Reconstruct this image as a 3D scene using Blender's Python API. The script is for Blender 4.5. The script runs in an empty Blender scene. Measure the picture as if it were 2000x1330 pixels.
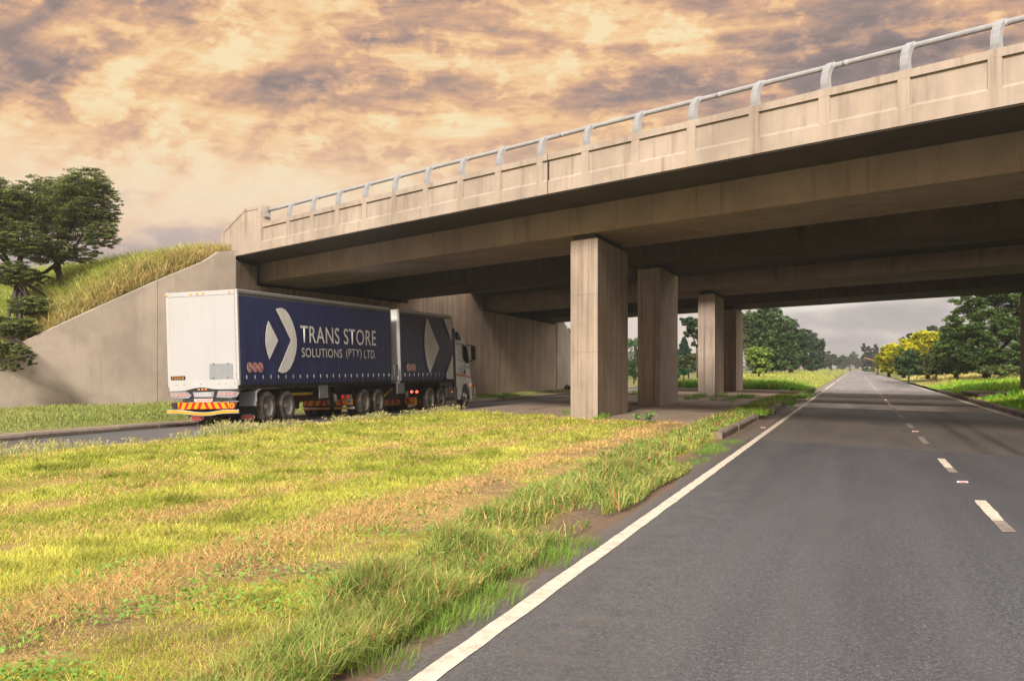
import bpy, bmesh, math, random
import numpy as np
from mathutils import Vector, Matrix

# ------------------------------------------------------------------ camera
scene = bpy.context.scene
COL = scene.collection
HE = 1.68                      # eye height above the near road
F = 2240.0                     # focal length in photo pixels (photo is 2000 wide)
TH = math.atan(671.0 / F)      # the camera looks left of the road direction (+Y)
SN, CS = math.sin(TH), math.cos(TH)
cam = bpy.data.cameras.new('camera')
cam.sensor_width = 36.0
cam.lens = F / 2000.0 * 36.0
cam.shift_y = 53.0 / 2000.0
cam.clip_start = 0.1
cam.clip_end = 6000.0
camo = bpy.data.objects.new('camera', cam)
COL.objects.link(camo)
camo.location = (0, 0, HE)
camo.rotation_euler = (math.radians(90), 0, TH)
scene.camera = camo

def s2l(*c):
    out = []
    for v in c:
        v = v / 255.0
        out.append(v / 12.92 if v <= 0.04045 else ((v + 0.055) / 1.055) ** 2.4)
    return tuple(out)

# ------------------------------------------------------------------ node helper
class NT:
    def __init__(self, tree):
        self.t = tree; self.n = tree.nodes; self.l = tree.links
    def node(self, typ, **kw):
        nd = self.n.new(typ)
        for k, v in kw.items():
            setattr(nd, k, v)
        return nd
    def put(self, sock, v):
        if isinstance(v, bpy.types.NodeSocket):
            self.l.new(v, sock)
        elif isinstance(v, (tuple, list)):
            if sock.type == 'RGBA' and len(v) == 3:
                v = (*v, 1.0)
            sock.default_value = v
        else:
            sock.default_value = v
    def m(self, op, a, b=0.0, c=0.0, clamp=False):
        nd = self.node('ShaderNodeMath', operation=op, use_clamp=clamp)
        self.put(nd.inputs[0], a); self.put(nd.inputs[1], b); self.put(nd.inputs[2], c)
        return nd.outputs[0]
    def vm(self, op, a, b=(0, 0, 0)):
        nd = self.node('ShaderNodeVectorMath', operation=op)
        self.put(nd.inputs[0], a); self.put(nd.inputs[1], b)
        return nd.outputs['Value'] if op == 'DOT_PRODUCT' else nd.outputs[0]
    def noise(self, vec, scale, detail=4.0, rough=0.55, dist=0.0, lac=2.0):
        nd = self.node('ShaderNodeTexNoise')
        self.put(nd.inputs['Vector'], vec); self.put(nd.inputs['Scale'], scale)
        self.put(nd.inputs['Detail'], detail); self.put(nd.inputs['Roughness'], rough)
        self.put(nd.inputs['Distortion'], dist); self.put(nd.inputs['Lacunarity'], lac)
        return nd.outputs['Fac']
    def ramp(self, fac, stops, interp='LINEAR'):
        nd = self.node('ShaderNodeValToRGB')
        cr = nd.color_ramp; cr.interpolation = interp
        while len(cr.elements) < len(stops):
            cr.elements.new(0.5)
        for e, (p, c) in zip(cr.elements, stops):
            e.position = p
            e.color = (*c, 1.0) if len(c) == 3 else c
        self.put(nd.inputs[0], fac)
        return nd.outputs[0]
    def mix(self, fac, a, b, typ='MIX'):
        nd = self.node('ShaderNodeMix', data_type='RGBA', blend_type=typ)
        self.put(nd.inputs[0], fac); self.put(nd.inputs[6], a); self.put(nd.inputs[7], b)
        return nd.outputs[2]
    def mr(self, v, a, b, c=0.0, d=1.0, smooth=True):
        nd = self.node('ShaderNodeMapRange', interpolation_type='SMOOTHSTEP' if smooth else 'LINEAR')
        self.put(nd.inputs[0], v); self.put(nd.inputs[1], a); self.put(nd.inputs[2], b)
        self.put(nd.inputs[3], c); self.put(nd.inputs[4], d)
        return nd.outputs[0]
    def scale(self, vec, s):
        return self.vm('MULTIPLY', vec, s)

# ------------------------------------------------------------------ world: broken sunset cloud deck
SUN_EL, SUN_AZ = math.radians(31), math.radians(179)   # azimuth clockwise from +Y (behind the camera)
EXPO = 0.70
HAZE = True; HAZE_D = 0.0007; HAZE_G = 0.6
world = bpy.data.worlds.new("World"); scene.world = world
world.use_nodes = True
w = NT(world.node_tree); w.n.clear()
tc = w.node('ShaderNodeTexCoord')
d = tc.outputs['Generated']
sep = w.node('ShaderNodeSeparateXYZ'); w.put(sep.inputs[0], d)
X, Y, Z = sep.outputs
az = w.m('SUBTRACT', w.m('ARCTAN2', X, Y), -TH)        # 0 = the middle of the view
el = w.m('ARCSINE', Z)
cmb = w.node('ShaderNodeCombineXYZ'); w.put(cmb.inputs[0], X); w.put(cmb.inputs[1], Y); w.put(cmb.inputs[2], w.m('MULTIPLY', Z, 2.6))
dv = cmb.outputs[0]
def px(x): return math.atan((x - 1000) / F)
def py(y): return math.atan((718 - y) / F)
def blob(x, y, rx, ry, rot=0.0):
    a = w.m('SUBTRACT', az, px(x)); e = w.m('SUBTRACT', el, py(y))
    c_, s_ = math.cos(rot), math.sin(rot)
    u = w.m('ADD', w.m('MULTIPLY', a, c_ / (rx / F)), w.m('MULTIPLY', e, s_ / (rx / F)))
    v = w.m('ADD', w.m('MULTIPLY', a, -s_ / (ry / F)), w.m('MULTIPLY', e, c_ / (ry / F)))
    r2 = w.m('ADD', w.m('MULTIPLY', u, u), w.m('MULTIPLY', v, v))
    return w.m('POWER', 2.718, w.m('MULTIPLY', r2, -1.0))
big = w.noise(dv, 5.0, 6, 0.55, 0.2)
mid = w.noise(w.vm('ADD', dv, (3.1, 1.7, 0.4)), 15.0, 8, 0.60, 0.25)
fin = w.noise(w.vm('ADD', dv, (7.1, 0.7, 2.4)), 42.0, 7, 0.62, 0.35)
val = w.m('ADD', w.m('MULTIPLY', w.m('SUBTRACT', big, 0.5), 0.95), w.m('MULTIPLY', w.m('SUBTRACT', mid, 0.5), 0.5))
def streak(r_, fx, fy, off):
    c_, s_ = math.cos(r_), math.sin(r_)
    a_ = w.m('ADD', w.m('MULTIPLY', az, c_ * fx), w.m('MULTIPLY', el, s_ * fx)); b_ = w.m('ADD', w.m('MULTIPLY', az, -s_ * fy), w.m('MULTIPLY', el, c_ * fy))
    k_ = w.node('ShaderNodeCombineXYZ'); w.put(k_.inputs[0], a_); w.put(k_.inputs[1], b_); k_.inputs[2].default_value = off
    return w.noise(k_.outputs[0], 1.0, 8, 0.62, 0.35)
sa = streak(0.72, 3.6, 13.0, 3.0); sb = streak(0.05, 3.6, 23.0, 8.0)
lf = w.mr(az, px(350), px(800), 0.0, 1.0)
st_ = w.m('ADD', w.m('MULTIPLY', sa, w.m('SUBTRACT', 1.0, lf)), w.m('MULTIPLY', sb, lf))
val = w.m('ADD', val, w.m('MULTIPLY', w.m('SUBTRACT', st_, 0.5), 1.55))
val = w.m('ADD', val, w.m('MULTIPLY', w.m('SUBTRACT', fin, 0.5), 0.62))
val = w.m('ADD', val, 0.56)
puff = w.noise(w.vm('ADD', w.scale(d, (1, 1, 1.7)), (1.3, 5.2, 0.9)), 24.0, 6, 0.6, 0.15)
val = w.m('ADD', val, w.m('MULTIPLY', w.m('MULTIPLY', w.mr(puff, 0.50, 0.62), w.mr(el, py(470), py(330))), 0.20))
BL = [  # x, y, rx, ry, rot, weight
    (60, 60, 190, 120, 0.2, -0.30), (60, 230, 130, 90, 0.0, -0.20),
    (1640, 130, 330, 95, 0.15, -0.36), (1230, 145, 160, 45, 0.0, -0.22), (1930, 170, 240, 70, 0.0, -0.18),
    (830, 30, 150, 45, 0.0, -0.16), (470, 165, 120, 34, 0.0, -0.20), (800, 165, 110, 25, 0.0, -0.12),
    (480, 120, 120, 35, 0.25, 0.34), (380, 130, 60, 30, 0.0, 0.18), (150, 105, 70, 30, 0.3, 0.30),
    (300, 60, 110, 60, 0.2, 0.14), (230, 190, 200, 34, 0.75, 0.22), (660, 5, 90, 30, 0.0, 0.25),
    (820, 115, 160, 30, 0.0, 0.20), (1120, 70, 200, 50, 0.0, 0.16), (350, 225, 150, 16, -0.15, 0.16),
    (1000, 125, 80, 40, 0.0, 0.14), (1250, 250, 400, 70, 0.2, 0.16), (1900, 20, 100, 40, 0.0, 0.15), (380, 390, 330, 60, 0.0, 0.38), (900, 270, 260, 50, 0.25, 0.22),
]
for x, y, rx, ry, rot, wt in BL:
    val = w.m('ADD', val, w.m('MULTIPLY', blob(x, y, rx, ry, rot), wt))
cloud = w.ramp(val, [(0.05, s2l(128, 114, 110)), (0.27, s2l(152, 131, 124)), (0.42, s2l(190, 154, 132)),
                     (0.55, s2l(222, 174, 136)), (0.70, s2l(250, 202, 146)), (0.90, s2l(255, 230, 180))])
# thin pale veil near the horizon
soft = w.ramp(w.m('ADD', w.m('MULTIPLY', w.m('SUBTRACT', val, 0.5), 0.45), 0.5),
              [(0.2, s2l(190, 166, 158)), (0.45, s2l(232, 194, 162)), (0.62, s2l(250, 218, 184)), (0.9, s2l(255, 236, 214))])
hz = w.mr(el, py(480), py(210), 1.0, 0.0)
skyc = w.mix(hz, cloud, soft)
# lavender bank low on the left
bank = w.m('MULTIPLY', w.mr(w.m('ADD', el, w.m('MULTIPLY', w.m('SUBTRACT', mid, 0.5), 0.16)), py(520), py(425), 1.0, 0.0), w.mr(az, px(700), px(250), 0.1, 0.8))
skyc = w.mix(bank, skyc, s2l(176, 160, 166))
# grey overcast over the far road on the right, bright rim above it
gv = w.m('ADD', 0.5, w.m('MULTIPLY', w.m('SUBTRACT', mid, 0.5), 1.4))
gv = w.m('ADD', gv, w.m('MULTIPLY', blob(1700, 655, 160, 10, -0.05), 0.22))
gv = w.m('ADD', gv, w.m('MULTIPLY', blob(1630, 598, 150, 9, 0.1), 0.55))
grey = w.ramp(gv, [(0.1, s2l(172, 165, 168)), (0.5, s2l(204, 195, 194)), (0.75, s2l(232, 220, 212)), (1.0, s2l(248, 242, 236))])
wb = w.m('MULTIPLY', w.m('SUBTRACT', mid, 0.5), 0.10); azn = w.m('ADD', az, wb); eln = w.m('ADD', el, w.m('MULTIPLY', wb, 0.5))
gm = w.m('MULTIPLY', w.mr(eln, py(610), py(430), 1.0, 0.0), w.mr(azn, px(1320), px(1530), 0.0, 1.0))
skyc = w.mix(gm, skyc, grey)
pk = w.m('MULTIPLY', w.mr(eln, py(620), py(430), 1.0, 0.0), w.mr(azn, px(1330), px(1520), 1.0, 0.0))
pk = w.m('MULTIPLY', pk, w.mr(azn, px(600), px(1050), 0.0, 1.0))
skyc = w.mix(w.m('MULTIPLY', pk, 0.9), skyc, s2l(246, 230, 220))
# high above the picture the overcast is bright and nearly white
high = w.mr(el, math.radians(19), math.radians(40), 0.0, 1.0)
up = w.mix(w.mr(big, 0.35, 0.65), (0.62, 0.59, 0.56), (0.92, 0.91, 0.90))
inv = 2.0 ** -EXPO
skyc = w.mix(1.0, skyc, (inv, inv, inv), 'MULTIPLY')
skyc = w.mix(high, skyc, up)
side_fill = w.m('MULTIPLY', w.mr(az, px(2000) + 0.25, px(2000) + 0.7), w.mr(az, 2.6, 2.2)); side_fill = w.m('MULTIPLY', side_fill, w.mr(el, math.radians(45), math.radians(30)))
skyc = w.mix(side_fill, skyc, (1.05, 0.92, 0.82))  # added sky glow right of the view, brightens the truck's right side
low = w.mr(el, math.radians(-1.0), math.radians(0.2), 1.0, 0.0)
skyc = w.mix(low, skyc, s2l(150, 145, 140))
nish = w.node('ShaderNodeTexSky'); nish.sky_type = 'NISHITA'; nish.sun_disc = False
nish.sun_elevation = SUN_EL; nish.sun_rotation = SUN_AZ
bg = w.node('ShaderNodeBackground'); w.put(bg.inputs[0], nish.outputs[0]); bg.inputs[1].default_value = 0.06
bg2 = w.node('ShaderNodeBackground'); w.put(bg2.inputs[0], skyc); bg2.inputs[1].default_value = 1.0
mx = w.node('ShaderNodeMixShader')
w.put(mx.inputs[0], 0.94); w.l.new(bg.outputs[0], mx.inputs[1]); w.l.new(bg2.outputs[0], mx.inputs[2])
out = w.node('ShaderNodeOutputWorld'); w.l.new(mx.outputs[0], out.inputs[0])
world.cycles.sampling_method = 'MANUAL'; world.cycles.sample_map_resolution = 512

# ------------------------------------------------------------------ veiled sun
sl = bpy.data.lights.new('sun', 'SUN'); sl.energy = 4.1; sl.angle = math.radians(12); sl.color = (1.0, 0.93, 0.83)
so = bpy.data.objects.new('sun', sl); COL.objects.link(so)
sd = Vector((math.sin(SUN_AZ) * math.cos(SUN_EL), math.cos(SUN_AZ) * math.cos(SUN_EL), math.sin(SUN_EL)))
so.rotation_euler = sd.to_track_quat('Z', 'Y').to_euler()
so.location = (0, -20, 40)

scene.view_settings.view_transform = 'Standard'
scene.view_settings.look = 'None'
scene.view_settings.exposure = EXPO
scene.view_settings.gamma = 1.0
scene.cycles.max_bounces = 6
scene.cycles.diffuse_bounces = 1
scene.cycles.volume_bounces = 0
scene.cycles.transparent_max_bounces = 8

# ------------------------------------------------------------------ positions
def cw(xc, zc, z=0.0):
    return Vector((xc * CS - zc * SN, xc * SN + zc * CS, z))
def at(x, y, dist):            # point seen at photo pixel x, y at a given distance along the view axis
    p = cw((x - 1000) / F * dist, dist)
    p.z = HE + (718 - y) / F * dist
    return p
def gp(x, y, z=0.0):           # point on the plane z seen at x, y
    return at(x, y, F * (HE - z) / (y - 718.0))
NX, NY = 0.792 * CS - 0.610 * SN, 0.792 * SN + 0.610 * CS      # across the bridge, away from the camera
RX, RY = NY, -NX                                                # along the bridge, to the right
def bd(t, D, z=0.0):
    return Vector((NX * D + RX * t, NY * D + RY * t, z))

# ------------------------------------------------------------------ mesh builder
class MB:
    def __init__(self):
        self.v = []; self.f = []; self.s = []
    def add(self, vs, fs, smooth=False):
        o = len(self.v)
        self.v += [tuple(p) for p in vs]
        self.f += [tuple(i + o for i in f) for f in fs]
        self.s += [smooth] * len(fs)
        return self
    def hexa(self, p):         # eight corners: bottom ring, top ring
        return self.add(p, [(3, 2, 1, 0), (4, 5, 6, 7), (0, 1, 5, 4), (1, 2, 6, 5), (2, 3, 7, 6), (3, 0, 4, 7)])
    def box(self, x0, x1, y0, y1, z0, z1):
        return self.hexa([(x0, y0, z0), (x1, y0, z0), (x1, y1, z0), (x0, y1, z0), (x0, y0, z1), (x1, y0, z1), (x1, y1, z1), (x0, y1, z1)])
    def prism(self, pts, a, b, fn):   # polygon pts (u,v) swept from a to b; fn(u,v,w) -> xyz
        n = len(pts)
        vs = [fn(u, v, a) for u, v in pts] + [fn(u, v, b) for u, v in pts]
        fs = [tuple(range(n))[::-1], tuple(range(n, 2 * n))]
        fs += [(i, (i + 1) % n, (i + 1) % n + n, i + n) for i in range(n)]
        return self.add(vs, fs)
    def tube(self, path, rad, k=8, smooth=True, caps=True):
        path = [Vector(p) for p in path]; n = len(path)
        if not hasattr(rad, '__len__'): rad = [rad] * n
        vs = []; ref = Vector((0.13, 0.31, 0.94))
        for i, p in enumerate(path):
            dd = (path[min(i + 1, n - 1)] - path[max(i - 1, 0)]).normalized()
            r = ref if abs(dd.dot(ref)) < 0.9 else Vector((1, 0, 0))
            a = dd.cross(r).normalized(); b = dd.cross(a)
            for j in range(k):
                t = 2 * math.pi * j / k
                vs.append(p + (a * math.cos(t) + b * math.sin(t)) * rad[i])
        fs = [(i * k + j, i * k + (j + 1) % k, (i + 1) * k + (j + 1) % k, (i + 1) * k + j) for i in range(n - 1) for j in range(k)]
        self.add(vs, fs, smooth)
        if caps:
            o = len(self.v) - n * k
            self.f += [tuple(o + j for j in range(k))[::-1], tuple(o + (n - 1) * k + j for j in range(k))]; self.s += [False, False]
        return self
    def lathe(self, prof, cx, cy, cz, k=32, closed=False):   # around the X axis; prof = (x offset, radius)
        n = len(prof); vs = []
        for (x, r) in prof:
            for j in range(k):
                t = 2 * math.pi * j / k
                vs.append((cx + x, cy + r * math.cos(t), cz + r * math.sin(t)))
        fs = [(i * k + j, (i + 1) * k + j, (i + 1) * k + (j + 1) % k, i * k + (j + 1) % k) for i in range(n - 1) for j in range(k)]
        return self.add(vs, fs, True)
    def build(self, name, mat, parent=None):
        me = bpy.data.meshes.new(name)
        me.from_pydata(self.v, [], self.f)
        me.polygons.foreach_set('use_smooth', self.s)
        me.validate(); me.update()
        o = bpy.data.objects.new(name, me); COL.objects.link(o)
        if mat: me.materials.append(mat)
        if parent: o.parent = parent
        return o

def fixn(o):
    bm = bmesh.new(); bm.from_mesh(o.data); bmesh.ops.recalc_face_normals(bm, faces=bm.faces); bm.to_mesh(o.data); bm.free(); return o
def bev(o, wd=0.02, seg=2):
    m = o.modifiers.new('bevel', 'BEVEL'); m.width = wd; m.segments = seg; m.limit_method = 'ANGLE'; m.angle_limit = math.radians(40)
    return o
def tag(o, label=None, cat=None, group=None, kind=None):
    if label: o['label'] = label
    if cat: o['category'] = cat
    if group: o['group'] = group
    if kind: o['kind'] = kind
    return o
def empty(name, loc=(0, 0, 0), rot=(0, 0, 0)):
    o = bpy.data.objects.new(name, None); COL.objects.link(o); o.location = loc; o.rotation_euler = rot
    o.empty_display_size = 0.2
    return o
def meshnp(name, V, Fq, colors=None, mat=None, parent=None, smooth=False, tri=None):
    """V (n,3), Fq list of (m,k) index arrays"""
    me = bpy.data.meshes.new(name)
    me.vertices.add(len(V)); me.vertices.foreach_set('co', np.asarray(V, dtype=np.float32).ravel())
    loops = np.concatenate([f.ravel() for f in Fq]).astype(np.int32)
    tot = np.concatenate([np.full(len(f), f.shape[1], dtype=np.int32) for f in Fq])
    st = np.concatenate([[0], np.cumsum(tot)[:-1]]).astype(np.int32)
    me.loops.add(len(loops)); me.loops.foreach_set('vertex_index', loops)
    me.polygons.add(len(tot)); me.polygons.foreach_set('loop_start', st); me.polygons.foreach_set('loop_total', tot)
    if smooth: me.polygons.foreach_set('use_smooth', np.ones(len(tot), dtype=bool))
    me.update(calc_edges=True)
    if colors is not None:
        a = me.color_attributes.new('Col', 'FLOAT_COLOR', 'POINT')
        c = np.ones((len(V), 4), dtype=np.float32); c[:, :3] = colors
        a.data.foreach_set('color', c.ravel())
    o = bpy.data.objects.new(name, me); COL.objects.link(o)
    if mat: me.materials.append(mat)
    if parent: o.parent = parent
    return o

_rng = np.random.default_rng(7)
_lat = _rng.random((256, 256))
def vnoise(x, y, s=1.0, o=0.0):
    x = np.asarray(x) * s + o * 17.3 + 1000; y = np.asarray(y) * s + o * 5.7 + 1000
    xi = np.floor(x).astype(int); yi = np.floor(y).astype(int); fx = x - xi; fy = y - yi
    fx = fx * fx * (3 - 2 * fx); fy = fy * fy * (3 - 2 * fy)
    g = lambda a, b: _lat[a & 255, b & 255]
    return (g(xi, yi) * (1 - fx) + g(xi + 1, yi) * fx) * (1 - fy) + (g(xi, yi + 1) * (1 - fx) + g(xi + 1, yi + 1) * fx) * fy
def fbm(x, y, s=1.0, o=0.0, n=4):
    r = 0; a = 0.5; t = 0
    for i in range(n):
        r = r + a * vnoise(x, y, s * 2 ** i, o + i * 3.1); t += a; a *= 0.5
    return r / t

# ------------------------------------------------------------------ materials
def newmat(name):
    m = bpy.data.materials.new(name); m.use_nodes = True
    t = NT(m.node_tree); t.n.clear()
    b = t.node('ShaderNodeBsdfPrincipled'); o = t.node('ShaderNodeOutputMaterial'); t.l.new(b.outputs[0], o.inputs[0])
    return m, t, b
def ocoord(t): return t.node('ShaderNodeTexCoord').outputs['Object']
def bump(t, b, h, strength=0.3, dist=0.02):
    n = t.node('ShaderNodeBump'); t.put(n.inputs['Strength'], strength); t.put(n.inputs['Distance'], dist); t.put(n.inputs['Height'], h)
    t.l.new(n.outputs[0], b.inputs['Normal'])
def simple(name, col, rough=0.5, metal=0.0, var=0.12, scale=3.0, coat=0.0, bmp=0.0, emit=None, es=0.0, dirt=0.0):
    m, t, b = newmat(name); c = ocoord(t)
    n = t.noise(c, scale, 5, 0.6)
    dk = tuple(v * (1 - var) for v in col); lt = tuple(min(1, v * (1 + var)) for v in col)
    cc = t.mix(t.mr(n, 0.3, 0.7), dk, lt)
    if dirt > 0:
        st = t.noise(t.scale(c, (9, 9, 0.8)), 1.0, 5, 0.6)
        cc = t.mix(t.m('MULTIPLY', t.mr(st, 0.5, 0.75), dirt), cc, (0.22, 0.17, 0.12))
    t.put(b.inputs['Base Color'], cc); t.put(b.inputs['Roughness'], t.mr(n, 0.2, 0.8, rough * 0.85, min(1, rough * 1.15)))
    b.inputs['Metallic'].default_value = metal; b.inputs['Coat Weight'].default_value = coat
    if bmp: bump(t, b, t.noise(c, scale * 8, 3), bmp, 0.01)
    if emit: t.put(b.inputs['Emission Color'], emit); b.inputs['Emission Strength'].default_value = es
    return m

def concrete(name, base, stain=0.5, streak=1.0, joints=()):
    m, t, b = newmat(name); c = ocoord(t)
    a = t.noise(c, 0.55, 6, 0.6, 0.4)
    f = t.noise(c, 14.0, 6, 0.65)
    st = t.noise(t.scale(c, (3.2, 3.2, 0.22)), 1.0, 6, 0.62, 0.25)
    st2 = t.noise(t.scale(t.vm('ADD', c, (9, 4, 2)), (9.0, 9.0, 0.35)), 1.0, 5, 0.6)
    brd = t.noise(t.scale(c, (8.0, 8.0, 0.02)), 1.0, 2, 0.4)
    L = tuple(v * 1.16 for v in base); Dk = tuple(v * 0.80 for v in base)
    cc = t.mix(t.mr(a, 0.3, 0.7), Dk, L)
    cc = t.mix(t.m('MULTIPLY', t.mr(st, 0.50, 0.72), stain * 0.85), cc, tuple(v * q for v, q in zip(base, (0.50, 0.44, 0.40))))
    cc = t.mix(t.m('MULTIPLY', t.mr(st2, 0.55, 0.8), stain * 0.5), cc, tuple(v * q for v, q in zip(base, (0.55, 0.46, 0.38))))
    cc = t.mix(t.m('MULTIPLY', t.mr(t.noise(t.vm('ADD', c, (5, 5, 5)), 1.3, 5, 0.6), 0.55, 0.75), 0.35), cc, tuple(min(1, v * q) for v, q in zip(base, (1.25, 1.15, 1.0))))
    cc = t.mix(t.mr(brd, 0.35, 0.65, 0.0, 0.10 * streak), cc, Dk)
    cc = t.mix(t.mr(f, 0.35, 0.65, 0.0, 0.16), cc, Dk)
    if joints:
        sp = t.node('ShaderNodeSeparateXYZ'); t.put(sp.inputs[0], c)
        zz = t.m('ADD', sp.outputs[2], t.m('MULTIPLY', t.m('SUBTRACT', t.noise(c, 2.5, 3), 0.5), 0.03))
        for jz in joints:
            q = t.m('ABSOLUTE', t.m('SUBTRACT', zz, jz))
            cc = t.mix(t.mr(q, 0.022, 0.004, 0.0, 0.45), cc, tuple(v * 0.45 for v in base))
        drip = t.m('MULTIPLY', t.mr(t.noise(t.scale(t.vm('ADD', c, (2, 7, 0)), (5.5, 5.5, 0.10)), 1.0, 4, 0.6), 0.5, 0.66), 0.6)
        cc = t.mix(drip, cc, tuple(v * q for v, q in zip(base, (0.46, 0.40, 0.36))))
        lt2 = t.m('MULTIPLY', t.mr(t.noise(t.scale(t.vm('ADD', c, (1, 3, 0)), (4.5, 4.5, 0.09)), 1.0, 3, 0.6), 0.52, 0.66), 0.4)
        cc = t.mix(lt2, cc, tuple(min(1, v * 1.35) for v in base))
    t.put(b.inputs['Base Color'], cc); b.inputs['Roughness'].default_value = 0.9
    b.inputs['Specular IOR Level'].default_value = 0.25
    h = t.m('ADD', t.m('MULTIPLY', f, 0.5), t.m('MULTIPLY', brd, 0.5))
    bump(t, b, h, 0.35, 0.012)
    return m
M = {}
M['conc'] = concrete('concrete_pale', (0.40, 0.322, 0.262), 0.8)
M['conc_wall'] = concrete('concrete_wall', (0.40, 0.325, 0.265), 0.25)
M['conc_pier'] = concrete('concrete_pier', (0.38, 0.30, 0.24), 0.9, 1.6, (2.15, 3.9))
M['conc_soffit_shade'] = concrete('concrete_soffit_shade', (0.075, 0.058, 0.047), 0.6)  # base colour darkened to carry the deep shade under the decks
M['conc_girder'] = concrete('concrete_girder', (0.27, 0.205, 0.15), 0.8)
M['conc_inner_shade'] = concrete('concrete_inner_girder_shade', (0.12, 0.092, 0.07), 0.8)  # darker copy of the girder concrete; shade of the voids put into its colour
M['conc_abut'] = concrete('concrete_abutment', (0.40, 0.30, 0.225), 1.0, 1.6, (1.6, 4.15))
M['steel_white'] = simple('galvanised_white', (0.32, 0.315, 0.32), 0.55, 0.0, 0.10, 4.0, dirt=0.12)

def veg_mat(name, transl=0.3, rough=0.65, var=0.35, nscale=6.0):
    m, t, b = newmat(name)
    at_ = t.node('ShaderNodeAttribute'); at_.attribute_name = 'Col'
    n = t.noise(ocoord(t), nscale, 3, 0.6)
    cc = t.mix(1.0, at_.outputs['Color'], t.ramp(n, [(0.3, (1 - var,) * 3), (0.7, (1 + var,) * 3)]), 'MULTIPLY')
    t.put(b.inputs['Base Color'], cc); b.inputs['Roughness'].default_value = rough
    b.inputs['Specular IOR Level'].default_value = 0.25
    tr = t.node('ShaderNodeBsdfTranslucent'); t.put(tr.inputs[0], cc)
    mxs = t.node('ShaderNodeMixShader'); mxs.inputs[0].default_value = transl
    t.l.new(b.outputs[0], mxs.inputs[1]); t.l.new(tr.outputs[0], mxs.inputs[2])
    o = [n_ for n_ in t.n if n_.type == 'OUTPUT_MATERIAL'][0]; t.l.new(mxs.outputs[0], o.inputs[0])
    return m
M['grass'] = veg_mat('grass_blades', 0.35, 0.6, 0.15, 1.5)
M['leaf'] = veg_mat('leaves', 0.30, 0.6, 0.25, 0.9)
M['bark'] = simple('bark', (0.055, 0.04, 0.03), 0.9, 0, 0.35, 6.0, bmp=0.5)
# ------------------------------------------------------------------ ground heights
def zl(y): return np.interp(y, [30, 50], [-0.07, -0.22])
def zroadL(x, y): return zl(y) + 0.045 * (np.asarray(x) + 18.0)
XK = -20.75
def zmed(x, y):
    x = np.asarray(x, dtype=float); y = np.asarray(y, dtype=float)
    base = 0.12 + 0.05 * (fbm(x, y, 0.35, 2) - 0.5)
    far = np.clip((y - 92) / 25, 0, 1) * 0.35 * np.clip(1 - ((x + 8.5) / 5.5) ** 2, 0, 1)
    z = base + far
    t = np.clip((-13.0 - x) / 1.2, 0, 1)
    z = z * (1 - t) + (zroadL(x, y) + 0.02) * t
    near = np.clip((x + 3.35) / 0.35, 0, 1)          # falls to the gutter soil beside the road
    bur = np.clip((24 - y) / 5, 0, 1)
    z = z * (1 - near) + (0.01 * (1 - bur) + 0.04 * bur) * near
    return z
def zverL(x, y):
    x = np.asarray(x, dtype=float); y = np.asarray(y, dtype=float)
    k = zroadL(XK, y) + 0.13
    t = np.clip((-21.6 - x) / 3.5, 0, 1)
    hi = np.clip((46 - y) / 4, 0, 1) * 0.10 + np.clip((y - 46) / 4, 0, 1) * (-0.12)
    return k * (1 - t) + hi * t
def zverR(x, y):
    x = np.asarray(x, dtype=float)
    return 0.10 + 0.40 * np.clip((x - 6.5) / 6, 0, 1) + 0.08 * (fbm(x, y, 0.3, 5) - 0.5)
def D_of(x, y): return NX * x + NY * y

STX = [-15, -13.9, -12.5, -11, -10.6, -10.1, -9.2, -8.8, -8.3, -7.3, -6.95, -6.6, -5.6, -5.35, -4.95, -4.6, -4.2, -3.8, -3.0]
STS = [0.45, 0.35, 0.16, 0.2, 0.6, 0.16, 0.2, 0.68, 0.14, 0.16, 0.72, 0.2, 0.2, 0.5, 0.92, 0.82, 0.72, 0.5, 0.35]
def straw(x, y):
    xw = x + 0.65 * (fbm(x, y, 0.2, 9) - 0.5)
    s = np.interp(xw, STX, STS)
    n = fbm(x, y, 1.3, 4); n2 = fbm(x, y * 0.5, 0.45, 6)
    return np.clip(s + (n - 0.5) * 0.95 + (n2 - 0.5) * 0.6, 0, 1)

def sheet(name, xs, ys, zf, mat, kind='structure', colf=None):
    gx, gy = np.meshgrid(xs, ys); nx_, ny_ = len(xs), len(ys)
    gz = zf(gx, gy) * np.ones_like(gx)
    V = np.stack([gx.ravel(), gy.ravel(), gz.ravel()], 1)
    i = np.arange((nx_ - 1) * (ny_ - 1)); r = i // (nx_ - 1); c = i % (nx_ - 1); a = r * nx_ + c
    Fq = np.stack([a, a + 1, a + nx_ + 1, a + nx_], 1)
    o = meshnp(name, V, [Fq], colf(gx.ravel(), gy.ravel()) if colf else None, mat, smooth=True)
    tag(o, kind=kind)
    return o
def grid(*seg):               # (a, b, step) ...
    out = []
    for a, b, s in seg:
        out += list(np.arange(a, b, s))
    return np.array(out + [seg[-1][1]])

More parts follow.
